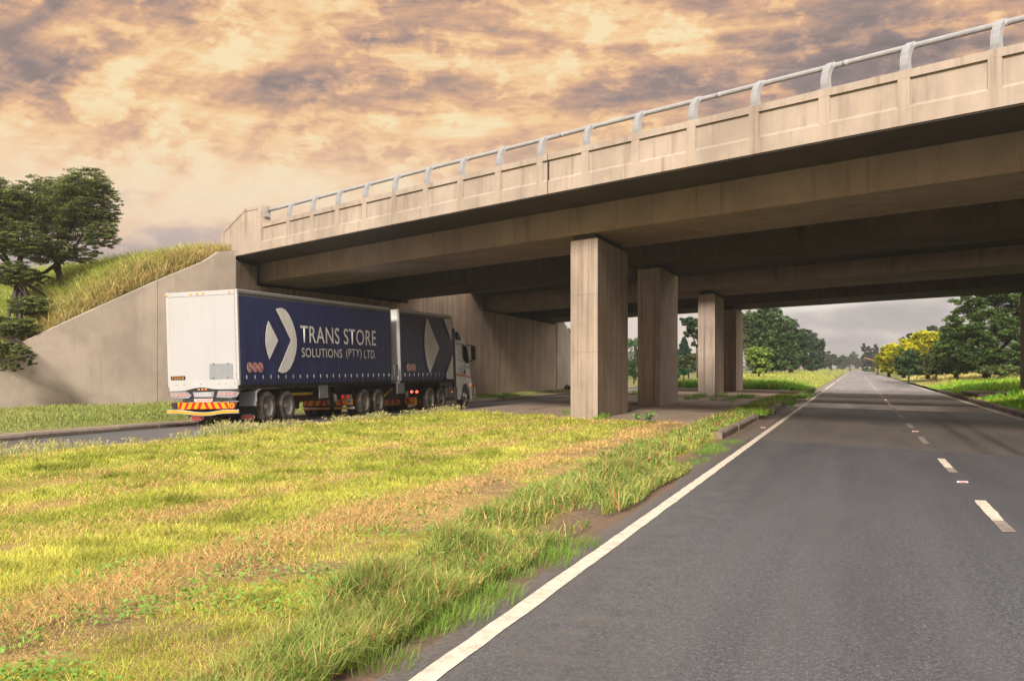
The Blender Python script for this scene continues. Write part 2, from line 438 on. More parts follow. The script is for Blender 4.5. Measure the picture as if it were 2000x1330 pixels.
# soil / mown turf material
def turf_mat(name, dark=1.0):
    m, t, b = newmat(name); c = ocoord(t)
    a = t.node('ShaderNodeAttribute'); a.attribute_name = 'Col'
    n = t.noise(c, 9.0, 6, 0.7); n2 = t.noise(c, 55.0, 4, 0.7)
    v = t.m('ADD', t.m('MULTIPLY', n, 0.6), t.m('MULTIPLY', n2, 0.4))
    cc = t.mix(1.0, a.outputs['Color'], t.ramp(v, [(0.3, (0.5, 0.45, 0.42)), (0.5, (1, 1, 1)), (0.75, (1.45, 1.4, 1.3))]), 'MULTIPLY')
    t.put(b.inputs['Base Color'], cc); b.inputs['Roughness'].default_value = 0.95; b.inputs['Specular IOR Level'].default_value = 0.15
    bump(t, b, v, 0.8, 0.03)
    return m
M['turf'] = turf_mat('turf_soil')
SOIL = np.array([0.15, 0.10, 0.068]); STRAW = np.array([0.50, 0.33, 0.13]); GRN = np.array([0.32, 0.32, 0.05])
def medcol(x, y):
    s = straw(x, y)[:, None]
    soil = np.clip((fbm(x, y, 0.9, 11) - 0.50) * 5, 0, 1) * np.interp(x, [-5.2, -4.6, -3.2, -2.5], [0.15, 0.85, 0.9, 1.0])
    c = GRN * 0.62 * (1 - s) + STRAW * 0.72 * s
    soil = np.maximum(soil, np.clip((x + 3.15) / 0.2, 0, 1))[:, None]
    c = c * (1 - soil) + SOIL * 1.15 * soil
    # dark under-bridge dust
    return c
def gcol(x, y):
    n = fbm(x, y, 0.25, 3)[:, None]
    return np.array([0.10, 0.13, 0.03]) * (1 - n) + np.array([0.24, 0.22, 0.07]) * n

ground = sheet('ground', np.linspace(-3000, 3000, 61), np.linspace(-400, 4000, 45), lambda x, y: -0.9 + 0 * x, M['turf'], colf=gcol)
median = sheet('median_ground', grid((-13.9, -6, 0.16), (-6, -2.35, 0.08)), grid((-8, 4, 0.5), (4, 22, 0.10), (22, 50, 0.25), (50, 120, 1.0), (120, 900, 12)),
               lambda x, y: zmed(x, y) + 0.035 * (fbm(x, y, 2.2, 1) - 0.5) * np.clip((-3.1 - x) / 0.3, 0, 1) + np.exp(-((x + 4.95 + 0.25 * (fbm(x * 0, y, 0.3, 8) - 0.5)) / 0.2) ** 2) * 0.045 * fbm(x, y, 1.1, 12) - 0.055 * np.clip((x + 3.0) / 0.3, 0, 1),
               M['turf'], colf=medcol)
vergeL = sheet('verge_ground', grid((-130, -40, 10), (-40, -20.9, 0.6)), grid((-20, 110, 1.0), (110, 900, 20)), lambda x, y: zverL(x, y) - 0.02, M['turf'], colf=gcol)
vergeR = sheet('roadside_ground', grid((5.55, 16, 0.5), (16, 140, 8)), grid((-20, 160, 1.0), (160, 900, 20)), zverR, M['turf'], colf=gcol)

# ------------------------------------------------------------------ asphalt
def asphalt(name, left=False):
    m, t, b = newmat(name); c = ocoord(t)
    sp = t.node('ShaderNodeSeparateXYZ'); t.put(sp.inputs[0], c); x, y, z = sp.outputs
    D = t.m('ADD', t.m('MULTIPLY', x, NX), t.m('MULTIPLY', y, NY))
    wob = t.m('MULTIPLY', t.m('SUBTRACT', t.noise(c, 1.4, 5, 0.6), 0.5), 0.35)
    D = t.m('ADD', D, wob)
    def edge(a, wdt=0.06): return t.mr(D, a - wdt, a + wdt, 0.0, 1.0)
    dry = t.m('SUBTRACT', edge(20.8), edge(39.6, 0.2))
    dry2 = t.m('SUBTRACT', edge(45.0, 0.2), edge(63.6, 0.25))
    dry = t.m('ADD', dry, dry2, clamp=True)
    far = edge(63.6, 0.25)
    gapw = t.m('SUBTRACT', edge(39.6, 0.2), edge(45.0, 0.2))
    agg = t.noise(c, 62.0, 3, 0.8); agg2 = t.noise(c, 22.0, 5, 0.75)
    patch = t.noise(t.scale(c, (0.9, 0.16, 1)), 1.0, 5, 0.6, 0.3)
    lane = t.noise(t.scale(c, (2.2, 0.03, 1)), 1.0, 3, 0.5)
    v = t.m('ADD', t.m('MULTIPLY', agg, 0.65), t.m('MULTIPLY', agg2, 0.35))
    wetc = t.ramp(v, [(0.32, (0.013, 0.013, 0.016)), (0.50, (0.054, 0.054, 0.063)), (0.64, (0.20, 0.198, 0.222))])
    dryc = t.ramp(v, [(0.30, (0.055, 0.044, 0.038)), (0.5, (0.092, 0.076, 0.066)), (0.7, (0.15, 0.125, 0.11))])
    cc = t.mix(dry, wetc, dryc)
    cc = t.mix(far, cc, t.ramp(v, [(0.3, (0.17, 0.168, 0.178)), (0.6, (0.27, 0.265, 0.28))]))  # paler base beyond the bridges: sky reflection on wet road painted into the colour
    cc = t.mix(t.mr(patch, 0.38, 0.66, 0.0, 0.5), cc, (0.04, 0.036, 0.038))
    cc = t.mix(t.mr(lane, 0.4, 0.65, 0.0, 0.25), cc, (0.11, 0.10, 0.098))
    if not left:
        # oil and rubber marks in the right lane on the dry part, dust along the left edge line
        def band(x0, wd): return t.m('POWER', 2.718, t.m('MULTIPLY', t.m('POWER', t.m('DIVIDE', t.m('SUBTRACT', x, x0), wd), 2.0), -1.0))
        xr = t.m('ADD', 3.55, t.m('MULTIPLY', t.m('SUBTRACT', y, 24.0), -0.0))
        mk = t.m('ADD', band(2.45, 0.16), band(3.05, 0.15), clamp=True)
        mk = t.m('MULTIPLY', mk, t.m('MULTIPLY', dry, t.mr(y, 60, 34)))
        mk = t.m('MULTIPLY', mk, t.mr(t.noise(t.scale(c, (3, 0.2, 1)), 1.0, 3), 0.3, 0.6, 0.35, 0.75))
        cc = t.mix(mk, cc, (0.018, 0.015, 0.014))
        du = t.m('MULTIPLY', band(-2.55, 0.22), t.mr(agg2, 0.4, 0.6, 0.2, 0.75))
        cc = t.mix(du, cc, (0.20, 0.14, 0.10))
        gr = t.m('MULTIPLY', band(-1.75, 0.45), t.mr(t.noise(c, 3.0, 5, 0.7), 0.4, 0.7, 0.0, 0.45))
        cc = t.mix(gr, cc, (0.13, 0.12, 0.10))
    t.put(b.inputs['Base Color'], cc)
    r = t.m('ADD', t.m('MULTIPLY', far, -0.12), 0.44)
    r = t.m('ADD', r, t.m('MULTIPLY', gapw, -0.14))
    r = t.m('ADD', r, t.m('MULTIPLY', dry, 0.24))
    r = t.m('ADD', r, t.m('MULTIPLY', t.m('SUBTRACT', patch, 0.5), 0.22))
    t.put(b.inputs['Roughness'], r)
    t.put(b.inputs['Specular IOR Level'], t.m('ADD', 0.5, t.m('MULTIPLY', far, 0.5)))
    bn = t.m('ADD', t.m('MULTIPLY', agg, 0.7), t.m('MULTIPLY', agg2, 0.3))
    nb = t.node('ShaderNodeBump'); t.put(nb.inputs['Strength'], t.mr(y, 14, 60, 0.55, 0.06)); nb.inputs['Distance'].default_value = 0.008
    t.put(nb.inputs['Height'], bn); t.l.new(nb.outputs[0], b.inputs['Normal'])
    return m
M['asph'] = asphalt('asphalt_road'); M['asphL'] = asphalt('asphalt_far_carriageway', True)
ys = grid((-12, 60, 0.15), (60, 160, 2), (160, 900, 15))
# near road: wavy broken left edge
V = []; 
for y in ys:
    wv = 0.10 * (fbm(y, 0, 0.9, 1) - 0.5) + 0.05 * (fbm(y, 0, 5.0, 2) - 0.5)
    V += [(-2.47 - 0.36 * min(1, max(0, (y - 16) / 5)) + float(wv), y, 0.004), (5.40, y, 0.004)]
n = len(ys); i = np.arange(n - 1) * 2
road = tag(meshnp('road', np.array(V), [np.stack([i, i + 1, i + 3, i + 2], 1)], None, M['asph']), kind='structure')
V = []
for y in ys:
    V += [(XK + 0.02, y, float(zroadL(XK + 0.02, y))), (-14.0 + 0.15 * float(fbm(y, 0, 0.8, 3) - 0.5), y, float(zroadL(-14.0, y)))]
roadL = tag(meshnp('far_carriageway', np.array(V), [np.stack([i, i + 1, i + 3, i + 2], 1)], None, M['asphL']), kind='structure')
# side road joining on the right, opening through the median on the left
sp_ = [gp(1600, 747.6, 0.16), gp(1655, 743.0, 0.16)]
mb = MB()
P = [gp(1765, 749, 0), gp(1786, 744, 0), gp(1752, 737.5, 0), gp(1712, 731.0, 0), gp(1690, 727.5, 0), gp(1684, 735, 0), gp(1712, 742, 0)]
zz = 0.62
P = [Vector((p.x, p.y, 0.010)) for p in P]
mb.add([(p.x, p.y, 0.55) for p in []], [])
mb.add(P, [tuple(range(len(P)))])
tag(mb.build('side_road', M['asph']), kind='structure')

# ------------------------------------------------------------------ kerbs
M['kerb'] = concrete('kerb_concrete', (0.21, 0.165, 0.13), 0.9)
def kerb(name, x0, x1, y0, y1, zf, flip=1, h=0.18, nm=1.0):
    mb = MB(); y = y0; rnd = random.Random(5)
    while y < y1:
        L = nm; a = y + 0.012; b = y + L - 0.012
        j = rnd.uniform(-0.012, 0.012); jz = rnd.uniform(-0.012, 0.012)
        xi, xo = (x0 + j, x1 + j)
        za, zb = zf(a) + jz, zf(b) + jz
        ch = 0.045 * flip
        if flip > 0:   # road side is at x1
            pts = [(xi, -0.25), (xo, -0.25), (xo, h - 0.05), (xo - 0.045, h), (xi, h)]
        else:
            pts = [(xi, -0.25), (xo, -0.25), (xo, h), (xi + 0.045, h), (xi, h - 0.05)]
        vs = [(u, a, za + v) for u, v in pts] + [(u, b, zb + v) for u, v in pts]
        k = 5
        mb.add(vs, [tuple(range(k)), tuple(range(2 * k - 1, k - 1, -1))] + [(q, q + k, (q + 1) % k + k, (q + 1) % k) for q in range(k)])
        y += L
    o = fixn(mb.build(name, M['kerb'])); tag(o, kind='structure'); return o
kerb('kerb', -3.15, -2.98, 27.0, 92.0, lambda y: 0.0)
kerb('kerb', 5.43, 5.60, 20.0, 84.0, lambda y: 0.0, -1)
kerb('kerb', XK - 0.17, XK, -5.0, 130.0, lambda y: float(zroadL(XK, y)), 1, 0.14)
# paved strips
M['slab'] = concrete('paving_dusty', (0.27, 0.20, 0.15), 0.9)
mb = MB()
for k in range(135):
    y = -5 + k
    a = [(XK - 0.18 - wd, yy, float(zroadL(XK, yy)) + 0.13) for yy in (y + 0.01, y + 0.99) for wd in (0.0, 0.75)]
    mb.add(a, [(0, 2, 3, 1)])
tag(fixn(mb.build('pavement_strip', M['slab'])), kind='structure')
# median slab between the piers: skewed bays with joints
mb = MB(); rnd = random.Random(3)
for k in range(16):
    D0 = 23.3 + k * 2.5; D1 = D0 + 2.47
    for q in range(4):
        xa = -13.7 + q * 2.35; xb = xa + 2.33
        zz = 0.155 + rnd.uniform(-0.008, 0.008)
        c4 = []
        for (x_, D_) in ((xa, D0), (xb, D0), (xb, D1), (xa, D1)):
            c4.append((x_, (D_ - NX * x_) / NY))
        mb.hexa([(x_, y_, -0.1) for x_, y_ in c4] + [(x_, y_, zz) for x_, y_ in c4])
tag(mb.build('median_paving', M['slab']), kind='structure')

# ------------------------------------------------------------------ painted lines and studs
def paint(name, col, wear=0.35):
    m, t, b = newmat(name); c = ocoord(t)
    n = t.noise(c, 7.0, 6, 0.7); n2 = t.noise(c, 70.0, 3, 0.7)
    v = t.m('ADD', t.m('MULTIPLY', n, 0.55), t.m('MULTIPLY', n2, 0.45))
    cc = t.mix(t.mr(v, 0.36, 0.62), tuple(q * (1 - wear) for q in col), col)
    cc = t.mix(t.mr(n2, 0.60, 0.70, 0.0, 0.5), cc, (0.12, 0.10, 0.09))
    t.put(b.inputs['Base Color'], cc); b.inputs['Roughness'].default_value = 0.6
    bump(t, b, n2, 0.3, 0.005)
    return m
M['line'] = paint('line_paint', (0.74, 0.62, 0.49), 0.45); M['lineold'] = paint('line_paint_worn', (0.33, 0.27, 0.22), 0.6)
M['liney'] = paint('line_paint_ochre', (0.42, 0.30, 0.19), 0.4)
def strip(name, xc, wd, y0, y1, mat, zf=lambda x, y: 0.0, z=0.009, jag=0.012, step=0.12):
    ys_ = np.append(np.arange(y0, min(y1, 60), step), np.append(np.arange(max(y0, 60), y1 - 0.01, 1.5 if y1 - y0 < 20 else 4.0), y1)) if y1 > 60 else np.linspace(y0, y1, max(2, int((y1 - y0) / step)))
    V = []
    for y in ys_:
        a = jag * (fbm(y, 1, 3.0, 1) - 0.5) * 2; b_ = jag * (fbm(y, 1, 3.0, 7) - 0.5) * 2
        for q, xx in enumerate((xc - wd / 2 + a, xc + wd / 2 + b_)):
            V.append((float(xx), y, float(zf(xx, y)) + z))
    k = np.arange(len(ys_) - 1) * 2
    return tag(meshnp(name, np.array(V), [np.stack([k, k + 1, k + 3, k + 2], 1)], None, mat), kind='structure')
strip('edge_line', -2.22, 0.145, -10, 134, M['line'])
strip('edge_line', -2.22, 0.145, 146, 420, M['line'])
strip('edge_line', 5.12, 0.13, 45.5, 118, M['line'], jag=0.01)
strip('edge_line', 5.12, 0.13, 8, 45.3, M['liney'], jag=0.01)
strip('edge_line', -14.75, 0.13, -5, 400, M['line'], zf=zroadL, jag=0.02)
for k in range(30):
    y1 = 15.55 + 6.93 * k
    ln = 2.0 if k < 2 else 2.6
    strip('lane_dash', 1.50, 0.135 if k < 8 else 0.16, y1 - ln, y1, M['line'] if k < 2 or k > 5 else M['lineold'], jag=0.02)
    if k < 2: strip('lane_dash', 1.50, 0.135, y1 - 2.9, y1 - 2.03, M['lineold'], jag=0.01)
for k in range(16):
    y0 = 12 + 12 * k
    strip('lane_dash', -17.6, 0.12, y0, y0 + 4.0, M['lineold'], zf=zroadL, jag=0.02)
# reflective road studs
M['stud'] = simple('stud_white', (0.72, 0.66, 0.62), 0.4, 0, 0.1)
M['stud_red'] = simple('stud_red', (0.62, 0.06, 0.06), 0.3, 0, 0.2)
def stud(x, y, label, grp, wd=0.11):
    r = empty('road_stud', (x, y, 0.005)); tag(r, label, 'road stud', grp)
    mb = MB(); a, h = wd / 2, 0.016
    mb.hexa([(-a, -0.05, 0), (a, -0.05, 0), (a, 0.05, 0), (-a, 0.05, 0), (-a * 0.8, -0.03, h), (a * 0.8, -0.03, h), (a * 0.8, 0.03, h), (-a * 0.8, 0.03, h)])
    mb.build('stud_body', M['stud'], r)
    m2 = MB(); m2.add([(-a * 0.72, -0.0475, 0.004), (a * 0.72, -0.0475, 0.004), (a * 0.64, -0.0345, 0.0145), (-a * 0.64, -0.0345, 0.0145)], [(0, 1, 2, 3)])
    m2.build('reflector', M['stud_red'], r)
    return r
ords = ['nearest', 'second nearest', 'third nearest', 'fourth nearest', 'fifth nearest', 'sixth nearest']
for k, zc in enumerate((16.8, 30.1, 43.2, 56.5)):
    yy = (zc + SN * 1.5) / CS
    stud(1.50, yy, '%s white and red stud on the dashed centre line of the right road' % ords[k], 'reflective studs on the centre line', 0.16)
for k, (xx, zc) in enumerate(((-2.47, 32.0), (-2.47, 46.2), (-2.47, 60.7))):
    yy = (zc + SN * xx) / CS
    stud(xx, yy, '%s red stud beside the white left edge line' % ords[k], 'red studs along the left edge line', 0.13)
stud(5.3, (41.5 + SN * 5.3) / CS, 'pale red stud beside the ochre right edge line', 'red studs along the right edge line', 0.13)
# ------------------------------------------------------------------ bridges
def crest(t): return -0.000125 * (t + 11.4) ** 2 * (t < -11.4) - 0.00005 * (t + 11.4) ** 2 * (t >= -11.4)
# abutment line
PN = cw((460.5 - 1000) / F * 50.8, 50.8); PF = cw((1085 - 1000) / F * 94.5, 94.5)
DN, DF = D_of(PN.x, PN.y), D_of(PF.x, PF.y)
def ab(D):
    s = (D - DN) / (DF - DN)
    return PN.lerp(PF, s)
def t_of(p): return RX * p.x + RY * p.y
def tL(D): return t_of(ab(D)) - 0.9
TR = 13.0
def sweep(name, poly, mat, parent, t0=None, t1=None, nseg=40, dz=0.0):
    """poly: list of (D, z above eye)"""
    mb = MB(); k = len(poly); vs = []
    for i in range(nseg + 1):
        u = i / nseg
        for (D_, h) in poly:
            a = (tL(D_) if t0 is None else t0); b_ = TR if t1 is None else t1
            t = a + (b_ - a) * u
            p = bd(t, D_); vs.append((p.x, p.y, HE + h + crest(t) + dz))
    fs = [tuple(range(k)), tuple(range(nseg * k + k - 1, nseg * k - 1, -1))]
    fs += [(i * k + j, (i + 1) * k + j, (i + 1) * k + (j + 1) % k, i * k + (j + 1) % k) for i in range(nseg) for j in range(k)]
    mb.add(vs, fs)
    return fixn(mb.build(name, mat, parent))
B1 = empty('road_bridge', tuple(bd(-20, 30, 0)))
tag(B1, 'near concrete road bridge with panelled parapet and white rail, crossing over both roads', 'bridge')
B2 = empty('road_bridge', tuple(bd(-45, 54, 0)))
tag(B2, 'far twin concrete road bridge seen from below behind the near one', 'bridge')
bpy.context.view_layer.update()
def par(o, r):
    o.parent = r; o.matrix_parent_inverse = Matrix.Translation(-r.location); return o
# --- near bridge
SH = 4.09
def h1(D): return SH + 0.0106 * (D - 23)
def h2(D): return 4.45 - 0.02 * (D - 47)
FD = 21.30
def bs(name, poly, mat, root, **k): return par(sweep(name, poly, mat, None, **k), root)
bs('deck_slab', [(FD + 0.02, 5.13), (23.0, 4.93), (23.1, 4.9), (27.0, 4.95), (32.2, 4.98), (36.2, 5.05), (38.1, 5.18), (38.1, 5.45), (FD + 0.02, 5.42)], M['conc_soffit_shade'], B1)
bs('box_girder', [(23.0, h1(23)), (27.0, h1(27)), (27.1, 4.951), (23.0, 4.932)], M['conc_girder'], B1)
bs('box_girder', [(32.2, h1(32.2)), (36.2, h1(36.2)), (36.2, 5.052), (32.1, 4.981)], M['conc_inner_shade'], B1)
bs('far_parapet', [(37.8, 5.452), (38.1, 5.452), (38.1, 6.3), (37.8, 6.3)], M['conc'], B1)
# parapet: core slab, bands and pilasters standing 30 mm proud of the panels
POSTS = [-726 + 1 / (3.748e-4 + 0.27066e-4 * k) for k in range(-12, 16)]
def tx(x):                      # t of the fascia point seen at photo column x
    zc = 60230.0 / (x + 726.0); return t_of(cw((x - 1000) / F * zc, zc))
tp = [tx(x) if x > -700 and x < 1e5 else None for x in POSTS]
t_end = tx(511)
base_t = tx(1942); step_t = tx(1942) - tx(1764)
tp = [base_t - step_t * 1.0 * k for k in range(-12, 16)]
tp = [t for t in tp if t < TR - 0.3]
pw = 0.145
core0 = FD + 0.06
bs('parapet', [(core0, 5.12), (FD + 0.30, 5.12), (FD + 0.30, 6.24), (core0, 6.24)], M['conc'], B1, t0=t_end, nseg=40)
bs('parapet_top_band', [(FD, 6.09), (FD + 0.31, 6.243), (FD + 0.31, 6.262), (FD, 6.262)], M['conc'], B1, t0=t_end, nseg=40)
bs('parapet_base_band', [(FD, 5.105), (FD + 0.5, 5.105), (FD + 0.5, 5.46), (core0 + 0.003, 5.535), (FD, 5.465)], M['conc'], B1, t0=tx(459), nseg=40)
def seg_box(mb, ta, tb, Da, Db, ha, hb):
    q = []
    for h in (ha, hb):
        for (t, D_) in ((ta, Da), (tb, Da), (tb, Db), (ta, Db)):
            p = bd(t, D_); q.append((p.x, p.y, HE + h + crest(t)))
    mb.hexa(q)
for t in tp:
    mb = MB(); seg_box(mb, t - pw, t + pw, FD + 0.0025, FD + 0.1, 5.462, 6.088); par(fixn(mb.build('pilaster', M['conc'])), B1)
tj = tx(1069)
mb = MB(); seg_box(mb, tj - 0.014, tj + 0.014, FD - 0.004, FD + 0.05, 5.10, 6.266)
M['joint'] = simple('joint_dark', (0.05, 0.04, 0.035), 0.9)
par(fixn(mb.build('expansion_joint', M['joint'])), B1)
# drip edge under the fascia
bs('drip_edge', [(FD + 0.03, 5.07), (FD + 0.2, 5.07), (FD + 0.2, 5.103), (FD + 0.03, 5.103)], M['conc_soffit_shade'], B1, t0=tx(459))
# end block on the left
def fpt(x, y, D=FD):
    zc = D / (0.792 * (x - 1000) / F + 0.610); p = cw((x - 1000) / F * zc, zc); return t_of(p), (718 - y) / F * zc
prof = [fpt(432, 491), fpt(459, 490), fpt(459, 486.5), fpt(508, 478), fpt(508, 401.5), fpt(480, 407), fpt(432.5, 455)]
prof = [fpt(432, 492), fpt(510.5, 484), fpt(510.5, 401.5), fpt(480, 407.5), fpt(432.5, 456)]
mb = MB(); mb.prism(prof, FD - 0.002, FD + 0.42, lambda u, v, w_: (bd(u, w_).x, bd(u, w_).y, HE + v))
par(fixn(mb.build('end_block', M['conc'])), B1)
# raised border on the end block
cx_ = sum(p[0] for p in prof) / 5; cy_ = sum(p[1] for p in prof) / 5
inn = [(cx_ + (a - cx_) * 0.86, cy_ + (b_ - cy_) * 0.86) for a, b_ in prof]
mb = MB()
for i in range(5):
    if i == 0: continue
    a, b_ = prof[i], prof[(i + 1) % 5]; c_, d_ = inn[(i + 1) % 5], inn[i]
    mb.prism([a, b_, c_, d_], FD - 0.028, FD - 0.004, lambda u, v, w_: (bd(u, w_).x, bd(u, w_).y, HE + v))
par(fixn(mb.build('end_block_border', M['conc'])), B1)
# end bracket plate of the rail
zt, ht = fpt(511, 415)
mb = MB(); seg_box(mb, t_end + 0.01, t_end + 0.05, FD + 0.05, FD + 0.36, ht - 0.20 + 0.15, ht + 0.22)
par(bev(fixn(mb.build('rail_end_plate', M['steel_white'])), 0.01), B1)
# curved posts and tube
mb = MB()
outer = [(0.02, 0.0), (0.00, 0.12), (0.01, 0.26), (0.05, 0.40), (0.115, 0.51), (0.20, 0.60), (0.29, 0.65)]
inner = [(0.30, 0.565), (0.215, 0.48), (0.155, 0.38), (0.12, 0.27), (0.12, 0.14), (0.15, 0.04), (0.17, 0.0)]
def ribbon(mb, prof_o, prof_i, ta, tb):
    n_ = len(prof_o); pi = prof_i[::-1]; vs = []
    for t in (ta, tb):
        for (d_, h) in prof_o: vs.append((t, d_, h))
        for (d_, h) in pi: vs.append((t, d_, h))
    fs = []
    k = 2 * n_
    for i in range(n_ - 1):
        fs += [(i, i + 1, n_ + i + 1, n_ + i), (k + i, k + n_ + i, k + n_ + i + 1, k + i + 1), (i, k + i, k + i + 1, i + 1), (n_ + i, n_ + i + 1, k + n_ + i + 1, k + n_ + i)]
    fs += [(n_ - 1, k + n_ - 1, k + 2 * n_ - 1, 2 * n_ - 1), (0, n_, k + n_, k)]
    mb.add(vs, fs)
off = lambda pr, a: [(d_ + a, h) for d_, h in pr]
ribbon(mb, outer, inner, -0.060, 0.060)
ribbon(mb, off(outer, -0.014), off(inner, 0.010), -0.092, -0.0615)
ribbon(mb, off(outer, -0.014), off(inner, 0.010), 0.0615, 0.092)
mb.box(-0.14, 0.14, -0.0, 0.29, -0.004, 0.016)
post = fixn(mb.build('rail_post', M['steel_white']))
rotp = math.atan2(RY, RX)
first = True
for t in tp:
    if t < t_end + 0.6: continue
    o = post if first else post.copy()
    if not first: COL.objects.link(o)
    first = False
    p = bd(t, FD + 0.01); o.location = (p.x, p.y, HE + 6.262 + crest(t)); o.rotation_euler = (0, 0, rotp)
    par(o, B1)
RD, RH = FD + 0.28, 6.262 + 0.55
path = [t_end + 0.02 + (TR - t_end) * i / 60 for i in range(61)]
mb = MB(); mb.tube([tuple(bd(t, RD)[:2]) + (HE + RH + crest(t),) for t in path], 0.062, 14)
par(mb.build('rail_tube', M['steel_white']), B1)
for t, hw, rr in [(tx(x), 0.07, 0.067) for x in (1084, 1390, 1637)] + [(t, 0.13, 0.07) for t in tp if t > t_end + 0.6]:
    mb = MB(); mb.tube([tuple(bd(t + q, RD)[:2]) + (HE + RH + crest(t),) for q in (-hw, hw)], rr, 14); par(mb.build('rail_collar', M['steel_white']), B1)
# --- far bridge
bs('deck_slab', [(45.1, 5.35), (47, 5.24), (47.1, 5.22), (51.0, 5.14), (56.7, 5.03), (60.7, 4.96), (62.7, 4.98), (62.7, 5.3), (45.1, 5.7)], M['conc_soffit_shade'], B2)
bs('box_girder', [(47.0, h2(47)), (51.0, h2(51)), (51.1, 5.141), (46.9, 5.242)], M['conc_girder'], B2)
bs('box_girder', [(56.7, h2(56.7)), (60.7, h2(60.7)), (60.8, 4.961), (56.6, 5.032)], M['conc_inner_shade'], B2)
bs('parapet', [(44.8, 5.33), (45.12, 5.33), (45.12, 6.5), (44.8, 6.5)], M['conc'], B2)
bs('far_parapet', [(62.72, 4.97), (63.0, 4.97), (63.0, 6.2), (62.72, 6.2)], M['conc'], B2)
# --- piers
def pier(name, xr, D0, D1, top, z0, root, wd=1.26, ch=0.0):
    """blade pier: right face parallel to the road at x = xr, ends parallel to the bridge"""
    c = [(xr - wd * 0.812, D0), (xr, D0), (xr, D1), (xr - wd * 0.812, D1)]
    pts = []
    for z in (z0, HE + top):
        for (x, D_) in c: pts.append((x, (D_ - NX * x) / NY, z))
    mb = MB(); mb.hexa(pts)
    o = fixn(mb.build(name, M['conc_pier'])); bev(o, 0.035, 3); par(o, root); return o
def bearing(xr, D0, D1, h0, hh, root, wd=1.0):
    c = [(xr - 0.12 - wd * 0.812, D0 + 0.12), (xr - 0.1, D0 + 0.12), (xr - 0.1, D1 - 0.15), (xr - 0.12 - wd * 0.812, D1 - 0.15)]
    pts = []
    for z in (HE + h0 - 0.005, HE + hh):
        for (x, D_) in c: pts.append((x, (D_ - NX * x) / NY, z))
    mb = MB(); mb.hexa(pts); par(fixn(mb.build('bearing', M['joint'])), root)
for (D0, D1, hf, r) in ((23.05, 26.95, h1, B1), (32.3, 36.2, h1, B1), (47.35, 51.0, h2, B2), (56.8, 60.8, h2, B2)):
    for xr in (-7.42, 9.72):
        tt = (xr - NX * D0) / RX
        top = hf(D0) + crest(tt) - 0.16
        top = min(top, hf(D1) + crest((xr - NX * D1) / RX) - 0.16)
        pier('pier', xr, D0, D1, top, 0.0 if xr < 0 else 0.1, r)
        bearing(xr, D0, D1, top, top + 0.145, r)
# plinth under the right-hand pier of the far bridge
mb = MB(); c = []
for (x, D_) in ((5.95, 54.0), (10.5, 54.0), (10.5, 62.0), (5.95, 62.0)): c.append((x, (D_ - NX * x) / NY))
mb.hexa([(x, y, -0.1) for x, y in c] + [(x, y, 0.33) for x, y in c])
o = par(bev(fixn(mb.build('pier_plinth', M['kerb'])), 0.03), B2)

# ------------------------------------------------------------------ abutment and wing walls
LV = Vector((-(PF - PN).y, (PF - PN).x, 0)).normalized()      # away from the road
def wallseg(mb, a, b_, z0, z1a, z1b, th=0.8, n=LV, off0=0.0):
    a = a + n * off0; b_ = b_ + n * off0
    mb.hexa([(a.x, a.y, z0), (b_.x, b_.y, z0), ((b_ + n * th).x, (b_ + n * th).y, z0), ((a + n * th).x, (a + n * th).y, z0),
             (a.x, a.y, z1a), (b_.x, b_.y, z1b), ((b_ + n * th).x, (b_ + n * th).y, z1b), ((a + n * th).x, (a + n * th).y, z1a)])
abut = empty('abutment_wall', tuple(PN)); tag(abut, 'long stained concrete abutment wall beside the truck, under both bridge decks', 'abutment')
def gz(D, h): return HE + h + crest(t_of(ab(D)))
mb = MB()
for (D0, D1, ha, hb) in ((21.3, 22.75, 4.9, 4.8), (22.75, 36.45, h1(23) - 0.17, h1(36) - 0.17), (36.45, 44.79, 6.35, 6.35), (44.79, 46.75, 5.3, 5.2), (46.75, 60.95, h2(47) - 0.17, h2(60.7) - 0.17), (60.95, DF, 4.8, 4.7)):
    wallseg(mb, ab(D0 + 0.0), ab(D1), -0.6, gz(D0, ha), gz(D1, hb), 1.0)
par(bev(fixn(mb.build('front_wall', M['conc_abut'])), 0.02), abut)
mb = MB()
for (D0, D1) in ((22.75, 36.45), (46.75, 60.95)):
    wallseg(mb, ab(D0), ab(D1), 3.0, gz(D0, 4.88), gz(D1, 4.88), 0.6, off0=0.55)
par(fixn(mb.build('back_wall', M['conc_soffit_shade'])), abut)
mb = MB()
for x in (843 * 1.0,):
    pass
for D_ in (40.9, 41.0 + 0.0):
    p = ab(D_); q = p - LV * 0.006
    wallseg(mb, ab(D_ - 0.012) - LV * 0.004, ab(D_ + 0.012) - LV * 0.004, 0.0, gz(D_, 6.3), gz(D_, 6.3), 0.03)
    break
par(fixn(mb.build('wall_joint', M['joint'])), abut)
